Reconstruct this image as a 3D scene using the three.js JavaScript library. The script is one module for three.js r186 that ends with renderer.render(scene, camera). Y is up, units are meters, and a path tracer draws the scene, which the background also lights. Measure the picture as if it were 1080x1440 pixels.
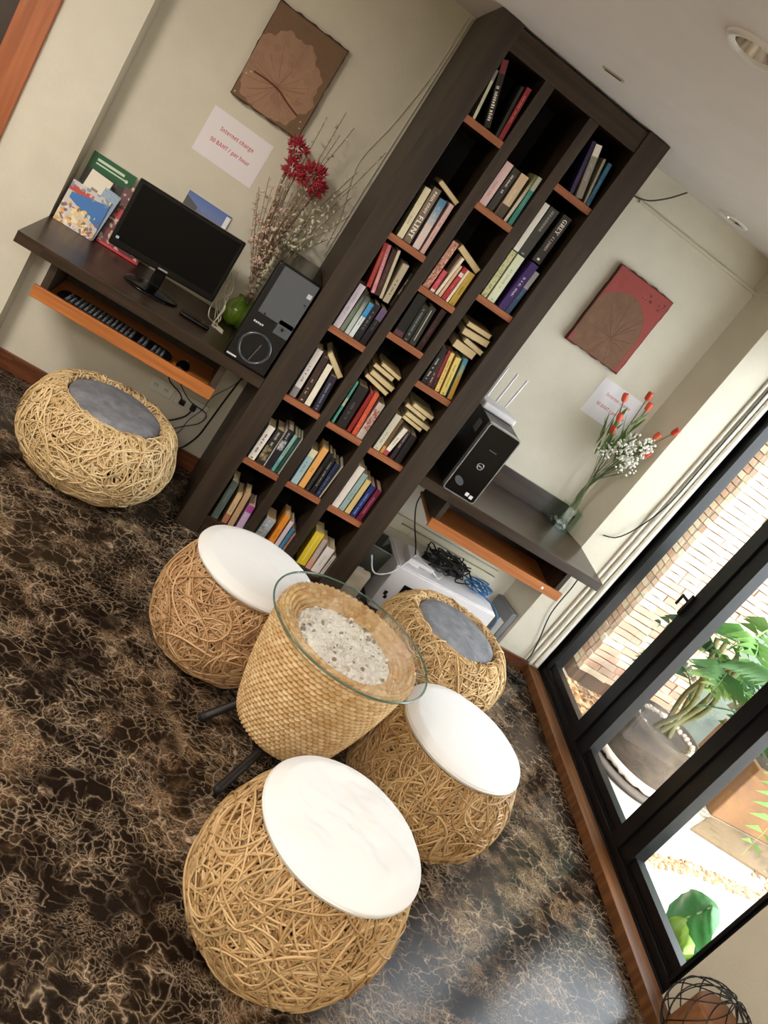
import * as THREE from 'three';
import { RoundedBoxGeometry } from 'three/addons/geometries/RoundedBoxGeometry.js';
import { mergeGeometries, toCreasedNormals } from 'three/addons/utils/BufferGeometryUtils.js';
import { RectAreaLightUniformsLib } from 'three/addons/lights/RectAreaLightUniformsLib.js';

// ---------------------------------------------------------------- camera, sky, sun, lamps, exposure
const scene = new THREE.Scene();
const renderer = new THREE.WebGLRenderer({ antialias: true });
renderer.toneMapping = THREE.LinearToneMapping;
renderer.toneMappingExposure = 1.22;
renderer.shadowMap.enabled = true;
const camera = new THREE.PerspectiveCamera(62.075, 1080 / 1440, 0.05, 100);
camera.position.set(-0.4007, 1.8699, 4.1259);
camera.quaternion.setFromRotationMatrix(new THREE.Matrix4().makeBasis(
  new THREE.Vector3(0.8250, 0.5610, 0.0688), new THREE.Vector3(-0.4791, 0.7587, -0.4413), new THREE.Vector3(-0.2998, 0.3311, 0.8947)));
scene.add(camera);
scene.background = new THREE.Color(0.88, 0.95, 1.0);          // bright hazy sky over the courtyard
scene.backgroundIntensity = 8.5;
const sun = new THREE.DirectionalLight(0xfff4e2, 5);
sun.position.set(2.7, 9.0, 5.2); sun.target.position.set(3.0, 0, 0.8);
sun.shadow.radius = 3; sun.castShadow = true;
sun.shadow.camera.left = -6; sun.shadow.camera.right = 6; sun.shadow.camera.top = 6; sun.shadow.camera.bottom = -6; sun.shadow.camera.far = 30;
sun.shadow.mapSize.set(2048, 2048);
scene.add(sun, sun.target);
RectAreaLightUniformsLib.init();

// ---------------------------------------------------------------- helpers
function rng(seed) { let a = seed >>> 0; return () => { a = (a + 0x6D2B79F5) >>> 0; let t = a; t = Math.imul(t ^ (t >>> 15), t | 1); t ^= t + Math.imul(t ^ (t >>> 7), t | 61); return ((t ^ (t >>> 14)) >>> 0) / 4294967296; }; }
const V = (x, y, z) => new THREE.Vector3(x, y, z);
const taken = {};
function numbered(n) { taken[n] = (taken[n] ?? -1) + 1; return taken[n] ? n + '_' + String(taken[n]).padStart(3, '0') : n; }
function tag(o, label, category, group) { Object.assign(o.userData, { label, category }); if (group) o.userData.group = group; return o; }
function thing(name, label, category, pos = [0, 0, 0], turn = 0, group) {
  const o = new THREE.Group(); o.name = numbered(name); o.position.set(...pos); o.rotation.y = turn; scene.add(o); return tag(o, label, category, group);
}
function part(parent, name, geo, mat, kind) { const m = new THREE.Mesh(geo, mat); m.name = name; parent.add(m); if (kind) m.userData.kind = kind; return m; }
function solo(name, label, category, geo, mat, group) { const m = new THREE.Mesh(geo, mat); m.name = numbered(name); scene.add(m); return tag(m, label, category, group); }
function struct(name, geo, mat, label, category) { const m = new THREE.Mesh(geo, mat); m.name = name; m.userData.kind = 'structure'; if (label) tag(m, label, category); scene.add(m); return m; }
// box from min corner to max corner, uv in metres
function uvMetres(g) {
  const p = g.attributes.position, n = g.attributes.normal, uv = new Float32Array(p.count * 2);
  for (let i = 0; i < p.count; i++) {
    const ax = Math.abs(n.getX(i)), ay = Math.abs(n.getY(i)), az = Math.abs(n.getZ(i));
    let u, v;
    if (ay >= ax && ay >= az) { u = p.getX(i); v = -p.getZ(i); } else if (ax >= az) { u = -p.getZ(i); v = p.getY(i); } else { u = p.getX(i); v = p.getY(i); }
    uv[2 * i] = u; uv[2 * i + 1] = v;
  }
  g.setAttribute('uv', new THREE.BufferAttribute(uv, 2)); return g;
}
function bx(x0, x1, y0, y1, z0, z1, r = 0) {
  const w = x1 - x0, h = y1 - y0, d = z1 - z0;
  const g = r ? new RoundedBoxGeometry(w, h, d, 2, Math.min(r, w / 2.01, h / 2.01, d / 2.01)) : new THREE.BoxGeometry(w, h, d);
  g.translate((x0 + x1) / 2, (y0 + y1) / 2, (z0 + z1) / 2);
  return uvMetres(g);
}
function tube(pts, r, seg = 0, rad = 6, closed = false) {
  const c = new THREE.CatmullRomCurve3(pts.map((p) => p.isVector3 ? p : V(...p)), closed, 'centripetal');
  return new THREE.TubeGeometry(c, seg || Math.max(4, pts.length * 6), r, rad, closed);
}
function cyl(r0, r1, h, x, y, z, n = 24) { const g = new THREE.CylinderGeometry(r1, r0, h, n); g.translate(x, y + h / 2, z); return g; }
function bar(a, b, r, n = 10) { // straight rod between two points
  const A = V(...a), B = V(...b), d = B.clone().sub(A), g = new THREE.CylinderGeometry(r, r, d.length(), n);
  g.applyQuaternion(new THREE.Quaternion().setFromUnitVectors(V(0, 1, 0), d.clone().normalize())); g.translate((A.x + B.x) / 2, (A.y + B.y) / 2, (A.z + B.z) / 2); return g;
}
function merge(list) { return mergeGeometries(list.map((g) => { const q = g.index ? g.toNonIndexed() : g; for (const k of Object.keys(q.attributes)) if (!['position', 'normal', 'uv'].includes(k)) q.deleteAttribute(k); return q; })); }
const lathe = (pts, n = 48) => new THREE.LatheGeometry(pts.map(([r, y]) => new THREE.Vector2(r, y)), n);

// ---- noise
function hash2(x, y, s) { let h = Math.imul(x, 374761393) + Math.imul(y, 668265263) + Math.imul(s, 1274126177); h = Math.imul(h ^ (h >>> 13), 1274126177); return ((h ^ (h >>> 16)) >>> 0) / 4294967296; }
function vnoise(x, y, per, s) { // periodic value noise
  const xi = Math.floor(x), yi = Math.floor(y), fx = x - xi, fy = y - yi, u = fx * fx * (3 - 2 * fx), v = fy * fy * (3 - 2 * fy);
  const m = (a) => ((a % per) + per) % per, x0 = m(xi), x1 = m(xi + 1), y0 = m(yi), y1 = m(yi + 1);
  const a = hash2(x0, y0, s), b = hash2(x1, y0, s), c = hash2(x0, y1, s), d = hash2(x1, y1, s);
  return a + (b - a) * u + (c - a) * v + (a - b - c + d) * u * v;
}
function fbm(x, y, per, s, oct = 4) { let t = 0, a = 0.5, n = 0; for (let i = 0; i < oct; i++) { t += a * vnoise(x, y, per, s + i); n += a; a *= 0.5; x *= 2; y *= 2; per *= 2; } return t / n; }
function edgeCell(x, y, per, s) { // distance to the nearest cell border (F2 - F1)
  const xi = Math.floor(x), yi = Math.floor(y); let f1 = 9, f2 = 9;
  for (let j = -1; j <= 1; j++) for (let i = -1; i <= 1; i++) {
    const cx = xi + i, cy = yi + j, hx = ((cx % per) + per) % per, hy = ((cy % per) + per) % per;
    const dx = cx + hash2(hx, hy, s) - x, dy = cy + hash2(hx, hy, s + 7) - y, d = Math.sqrt(dx * dx + dy * dy);
    if (d < f1) { f2 = f1; f1 = d; } else if (d < f2) f2 = d;
  }
  return f2 - f1;
}
function tex(size, metres, fn, srgb = true) {
  const [w, h] = Array.isArray(size) ? size : [size, size], d = new Uint8Array(w * h * 4), c = [0, 0, 0];
  for (let y = 0; y < h; y++) for (let x = 0; x < w; x++) { fn(x / w, y / h, c); const i = (y * w + x) * 4; d[i] = Math.max(0, Math.min(255, c[0])); d[i + 1] = Math.max(0, Math.min(255, c[1])); d[i + 2] = Math.max(0, Math.min(255, c[2])); d[i + 3] = 255; }
  const t = new THREE.DataTexture(d, w, h); t.wrapS = t.wrapT = THREE.RepeatWrapping; t.magFilter = THREE.LinearFilter; t.minFilter = THREE.LinearMipmapLinearFilter; t.generateMipmaps = true;
  const [mx, my] = Array.isArray(metres) ? metres : [metres, metres]; t.repeat.set(1 / mx, 1 / my);
  if (srgb) t.colorSpace = THREE.SRGBColorSpace; t.needsUpdate = true; return t;
}
function canvasTex(w, h, draw) {
  const c = document.createElement('canvas'); c.width = w; c.height = h; const g = c.getContext('2d'); draw(g, w, h);
  const t = new THREE.CanvasTexture(c); t.colorSpace = THREE.SRGBColorSpace; t.magFilter = THREE.LinearFilter; return t;
}
const std = (color, roughness = 0.6, extra = {}) => new THREE.MeshStandardMaterial({ color, roughness, ...extra });
const mix = (a, b, t) => a + (b - a) * t;
const sm = (a, b, x) => { const t = Math.max(0, Math.min(1, (x - a) / (b - a))); return t * t * (3 - 2 * t); };

// ---------------------------------------------------------------- materials
const marbleMap = tex(2048, 3.0, (u, v, c) => { // dark emperador: brown-black cells in a web of tan and cream veins
  const wx = fbm(u * 14, v * 14, 14, 11, 3) - 0.5, wy = fbm(u * 14, v * 14, 14, 31, 3) - 0.5;
  const fx = fbm(u * 110, v * 110, 110, 51, 3) - 0.5, fy = fbm(u * 110, v * 110, 110, 61, 3) - 0.5;
  const X = u + wx * 0.035 + fx * 0.011, Y = v + wy * 0.035 + fy * 0.011;
  const d1 = edgeCell(X * 44, Y * 58, 58 * 44, 3), d2 = edgeCell(X * 96, Y * 118, 96 * 118, 5), d3 = edgeCell(X * 230, Y * 260, 230 * 260, 9);
  const n1 = fbm(u * 30, v * 30, 30, 81, 3), n2 = fbm(u * 24 + 5, v * 24, 24, 85, 3), n3 = fbm(u * 40, v * 40, 40, 87, 2), cloud = fbm(u * 11, v * 11, 11, 71, 4), gr = vnoise(u * 900, v * 900, 900, 91);
  const line = Math.abs(fbm(u * 6 + 1.7, v * 9, 54, 111, 3) - 0.5), ray = Math.exp(-line / 0.0035) * sm(0.42, 0.6, n2);
  const web = Math.max(Math.exp(-d1 / 0.06) * (0.3 + 0.7 * sm(0.3, 0.62, n1)), Math.exp(-d2 / 0.085) * sm(0.36, 0.6, n2) * 0.9, Math.exp(-d3 / 0.15) * sm(0.44, 0.64, n3) * 0.7, ray * 0.9);
  const br = sm(0.45, 0.75, cloud * 0.4 + n3 * 0.25 + (fx + 0.5) * 0.35) * 0.8 * (0.35 + 0.65 * sm(0.0, 0.3, d2));
  let r = mix(22, 108, br) + gr * 7, g = mix(15, 80, br) + gr * 6, b = mix(10, 53, br) + gr * 5;
  const t = 0.65 + 0.35 * n3; r = mix(r, 212 * t, web); g = mix(g, 188 * t, web); b = mix(b, 156 * t, web);
  c[0] = r; c[1] = g; c[2] = b;
});
const woodMap = (a, b, seed, sx = 3, sy = 60) => tex([256, 512], [1.0, 1.0], (u, v, c) => {
  const n = fbm(u * sy, v * sx, 4096, seed, 3), k = fbm(u * sy * 4, v * sx * 2, 4096, seed + 5, 2), t = sm(0.25, 0.75, n) * 0.75 + k * 0.25;
  for (let i = 0; i < 3; i++) c[i] = mix(a[i], b[i], t);
});
const plasterMap = (col, amp, seed) => tex(256, 1.3, (u, v, c) => { const n = (fbm(u * 16, v * 16, 16, seed, 4) - 0.5) * amp; c[0] = col[0] + n; c[1] = col[1] + n; c[2] = col[2] + n; });
const plasterBump = tex(256, 0.6, (u, v, c) => { const n = fbm(u * 48, v * 48, 48, 5, 3) * 255; c[0] = c[1] = c[2] = n; }, false);
const M = {
  marble: new THREE.MeshPhysicalMaterial({ map: marbleMap, roughness: 0.22, specularIntensity: 0.5, ior: 1.5 }),
  wall: new THREE.MeshStandardMaterial({ map: plasterMap([216, 210, 191], 8, 3), roughness: 0.75, bumpMap: plasterBump, bumpScale: 0.0006 }),
  ceiling: new THREE.MeshStandardMaterial({ map: plasterMap([226, 220, 216], 6, 23), roughness: 0.85 }),
  dark: new THREE.MeshStandardMaterial({ map: woodMap([40, 30, 19], [60, 46, 31], 7), roughness: 0.5 }),
  darkH: new THREE.MeshStandardMaterial({ map: woodMap([44, 33, 23], [64, 49, 36], 17, 60, 3), roughness: 0.3 }),
  cherry: new THREE.MeshStandardMaterial({ map: woodMap([140, 84, 52], [170, 105, 68], 27, 60, 3), roughness: 0.5 }),
  tray: new THREE.MeshStandardMaterial({ map: woodMap([154, 90, 42], [184, 112, 54], 37, 60, 3), roughness: 0.45 }),
  curb: new THREE.MeshStandardMaterial({ map: woodMap([92, 58, 32], [130, 86, 50], 47, 3, 60), roughness: 0.4 }),
  base: new THREE.MeshStandardMaterial({ map: woodMap([84, 44, 20], [122, 68, 34], 57, 60, 3), roughness: 0.45 }),
  doorwood: new THREE.MeshStandardMaterial({ map: woodMap([150, 84, 48], [178, 106, 64], 67), roughness: 0.5 }),
  black: std('#0c0c0d', 0.35), blackGloss: new THREE.MeshPhysicalMaterial({ color: '#060607', roughness: 0.16, specularIntensity: 0.7 }),
  frame: std('#0b0c0f', 0.38, { metalness: 0.2 }), rubber: std('#121212', 0.7), cable: std('#141414', 0.55), greyPlastic: std('#5e6264', 0.5),
  white: std('#eceae6', 0.45), whitePlastic: std('#e6e4e6', 0.4), chrome: std('#c8c8c8', 0.22, { metalness: 0.9 }),
  glass: new THREE.MeshPhysicalMaterial({ color: '#ffffff', roughness: 0.0, transmission: 1, thickness: 0, ior: 1.5 }),
};

// ---------------------------------------------------------------- the room
const H = 2.484;
struct('floor', bx(-3.4, 2.24, -0.12, 0, -0.2, 6.4), M.marble, 'polished dark brown marble floor with cream veins', 'floor');
{ // ceiling slab with the two downlight openings cut through
  const s = new THREE.Shape([[-3.6, 0.2], [2.46, 0.2], [2.46, -6.6], [-3.6, -6.6]].map(([x, y]) => new THREE.Vector2(x, y)));
  for (const [x, z] of [[0.352, 2.045], [1.42, 0.215]]) { const h = new THREE.Path(); h.absarc(x, -z, 0.054, 0, Math.PI * 2, true); s.holes.push(h); }
  const g = new THREE.ExtrudeGeometry(s, { depth: 0.12, bevelEnabled: false, curveSegments: 32 }); g.rotateX(-Math.PI / 2); g.translate(0, H, 0);
  struct('ceiling', uvMetres(g), M.ceiling, 'plain white painted ceiling', 'ceiling');
}
struct('wall_back', bx(-1.2, 2.0, -0.1, H, -0.2, 0), M.wall, 'pale olive beige niche wall behind the bookcase', 'wall');
struct('wall_left', bx(-3.6, -1.11, -0.1, H, -0.2, 0.15), M.wall, 'cream wall stepping forward beside the monitor desk', 'wall');
function prism(poly, y0, y1) {
  const s = new THREE.Shape(poly.map(([x, z]) => new THREE.Vector2(x, -z))), g = new THREE.ExtrudeGeometry(s, { depth: y1 - y0, bevelEnabled: false });
  g.rotateX(-Math.PI / 2); g.translate(0, y0, 0); return uvMetres(g);
}
struct('wall_right', prism([[1.936, 0.193], [2.235, 0.193], [2.235, 0.06], [2.42, 0.06], [2.42, -1.6], [1.862, -1.6], [1.862, 0]], -0.1, H), M.wall, 'cream pillar between the niche and the black window frame', 'wall');
struct('wall_window', merge([bx(2.24, 2.44, -0.1, H, 2.175, 6.4), bx(2.24, 2.44, 2.3, H, 0.06, 2.175)]), M.wall, 'beige wall continuing past the end of the window', 'wall');
struct('wall_far', bx(-3.6, -3.4, -0.1, H, 0.15, 6.4), M.wall, 'cream wall on the door side', 'wall');
struct('wall_front', bx(-3.6, 2.44, -0.1, H, 6.4, 6.6), M.wall, 'cream wall facing the bookcase', 'wall');
struct('trim_1', bx(2.158, 2.24, 0, 0.056, 0.193, 6.4, 0.004), M.curb, 'brown wooden curb under the black window frame', 'trim');
struct('trim_2', bx(1.84, 2.24, 2.34, H, 0.0, 0.26, 0.003), M.wall, 'short cream beam over the right pillar', 'trim');
struct('baseboard_back', bx(-1.11, 0, 0, 0.09, 0, 0.016, 0.003), M.base, 'brown wooden baseboard under the monitor desk', 'baseboard');
struct('baseboard_left', bx(-1.4, -1.11, 0, 0.09, 0.15, 0.166, 0.003), M.base, 'brown wooden baseboard along the cream wall', 'baseboard');
struct('baseboard_right', bx(1.936, 2.158, 0, 0.07, 0.193, 0.209, 0.003), M.base, 'brown wooden baseboard at the foot of the pillar', 'baseboard');
{ // door at the far left: orange casing and dark leaf
  const d = new THREE.Group(); d.name = 'door_1'; d.userData = { kind: 'structure', label: 'dark door in an orange wooden casing', category: 'door' }; scene.add(d);
  part(d, 'casing', merge([bx(-1.535, -1.402, 0, 2.2, 0.15, 0.176, 0.004), bx(-2.5, -2.37, 0, 2.2, 0.15, 0.176, 0.004), bx(-2.5, -1.402, 2.2, 2.33, 0.15, 0.176, 0.004)]), M.doorwood);
  part(d, 'door_leaf', bx(-2.37, -1.535, 0.005, 2.2, 0.15, 0.158), std('#3b2f24', 0.5));
}
{ // window: black aluminium frame with three glazed panels
  const w = new THREE.Group(); w.name = 'window_1'; w.userData = { kind: 'structure', label: 'black framed sliding window with three tall glass panels', category: 'window' }; scene.add(w);
  const X0 = 2.24, X1 = 2.33, T = 2.3;
  part(w, 'bottom_rail', merge([bx(X0, X1, 0, 0.062, 0.06, 2.175, 0.003), bx(X0 + 0.012, X1, 0.06, 0.1, 0.06, 2.175, 0.003), bx(X0 + 0.03, X1 - 0.01, 0.1, 0.158, 0.06, 2.175, 0.003), bx(X0 + 0.022, X0 + 0.03, 0.1, 0.112, 0.06, 2.175)]), M.frame);
  part(w, 'top_rail', bx(X0, X1, T - 0.09, T, 0.06, 2.175, 0.003), M.frame);
  const posts = [[0.06, 0.249], [0.744, 0.943], [1.436, 1.616], [2.123, 2.175]];
  for (const [a, b] of posts) part(w, 'stile', merge([bx(X0 + 0.018, X1 - 0.008, 0.1, T, a, b, 0.003), bx(X0 + 0.006, X0 + 0.02, 0.1, T, a + 0.012, a + (b - a) * 0.52, 0.003)]), M.frame);
  for (let i = 0; i < 3; i++) part(w, 'pane', bx(X1 - 0.03, X1 - 0.026, 0.15, T - 0.08, posts[i][1] - 0.01, posts[i + 1][0] + 0.01), M.glass);
  part(w, 'latch', merge([bx(X0 - 0.006, X0 + 0.012, 0.93, 1.05, 0.752, 0.772, 0.003), bx(X0 - 0.004, X0 + 0.008, 1.0, 1.014, 0.69, 0.755, 0.003), bx(X0 - 0.004, X0 + 0.008, 0.95, 1.014, 0.688, 0.7, 0.003)]), M.frame).userData.label = 'small black latch handle';
}
// ceiling fittings
function downlight(x, z, label, lit) {
  const t = thing('recessed_downlight', label, 'downlight', [x, H, z]);
  part(t, 'trim_ring', lathe([[0.052, 0.0], [0.055, -0.006], [0.07, -0.01], [0.078, -0.004], [0.079, 0.0]], 40), M.white);
  part(t, 'reflector', lathe([[0.052, -0.002], [0.046, 0.03], [0.03, 0.06], [0.0, 0.065]], 40), std('#b8b0a8', 0.18, { metalness: 0.9 }));
  part(t, 'lamp_bulb', new THREE.SphereGeometry(0.02, 20, 12).scale(1, 0.8, 1).translate(0, 0.034, 0), lit ? new THREE.MeshStandardMaterial({ color: '#fff', emissive: '#ffe7c4', emissiveIntensity: 5 }) : M.white);
  if (lit) { const p = new THREE.SpotLight(0xffd9a8, lit, 0, 1.25, 0.7); p.position.set(0, 0.004, 0); p.target.position.set(0, -2, 0); p.shadow.radius = 3; p.castShadow = true; t.add(p, p.target); }
  return t;
}
downlight(0.352, 2.045, 'chrome recessed downlight in the ceiling in front of the bookcase', 0);
downlight(1.42, 0.215, 'small recessed downlight over the router desk', 0);
{ const s = thing('ceiling_slot', 'small oval brass slot cut in the ceiling by the bookcase top', 'vent', [0.402, H, 0.915]);
  part(s, 'plate', bx(-0.045, 0.045, -0.004, 0, -0.014, 0.014, 0.002), std('#b9ab92', 0.5)); part(s, 'slot', bx(-0.034, 0.034, -0.006, -0.003, -0.006, 0.006), std('#4a3c28', 0.7)); s.rotation.y = -0.35; }
// lamps of the lobby behind the camera
function panelLamp(x, z, w, d, power, label) {
  const t = thing('ceiling_panel_lamp', label, 'ceiling lamp', [x, H, z]);
  part(t, 'housing', bx(-w / 2 - 0.02, w / 2 + 0.02, -0.03, 0, -d / 2 - 0.02, d / 2 + 0.02, 0.004), M.white);
  part(t, 'diffuser', bx(-w / 2, w / 2, -0.034, -0.028, -d / 2, d / 2), new THREE.MeshStandardMaterial({ color: '#fff', emissive: '#fff0da', emissiveIntensity: 2.0 }));
  const l = new THREE.RectAreaLight(0xfff6ee, power, w, d); l.position.set(0, -0.04, 0); l.rotation.x = -Math.PI / 2; t.add(l);
}
panelLamp(-1.9, 2.4, 0.6, 0.6, 62, 'square ceiling lamp over the door side of the lobby');
panelLamp(-0.9, 4.9, 1.2, 0.6, 26, 'long ceiling lamp behind the seating group');
panelLamp(1.2, 4.4, 1.2, 0.6, 9, 'long ceiling lamp near the beige window wall');
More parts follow.
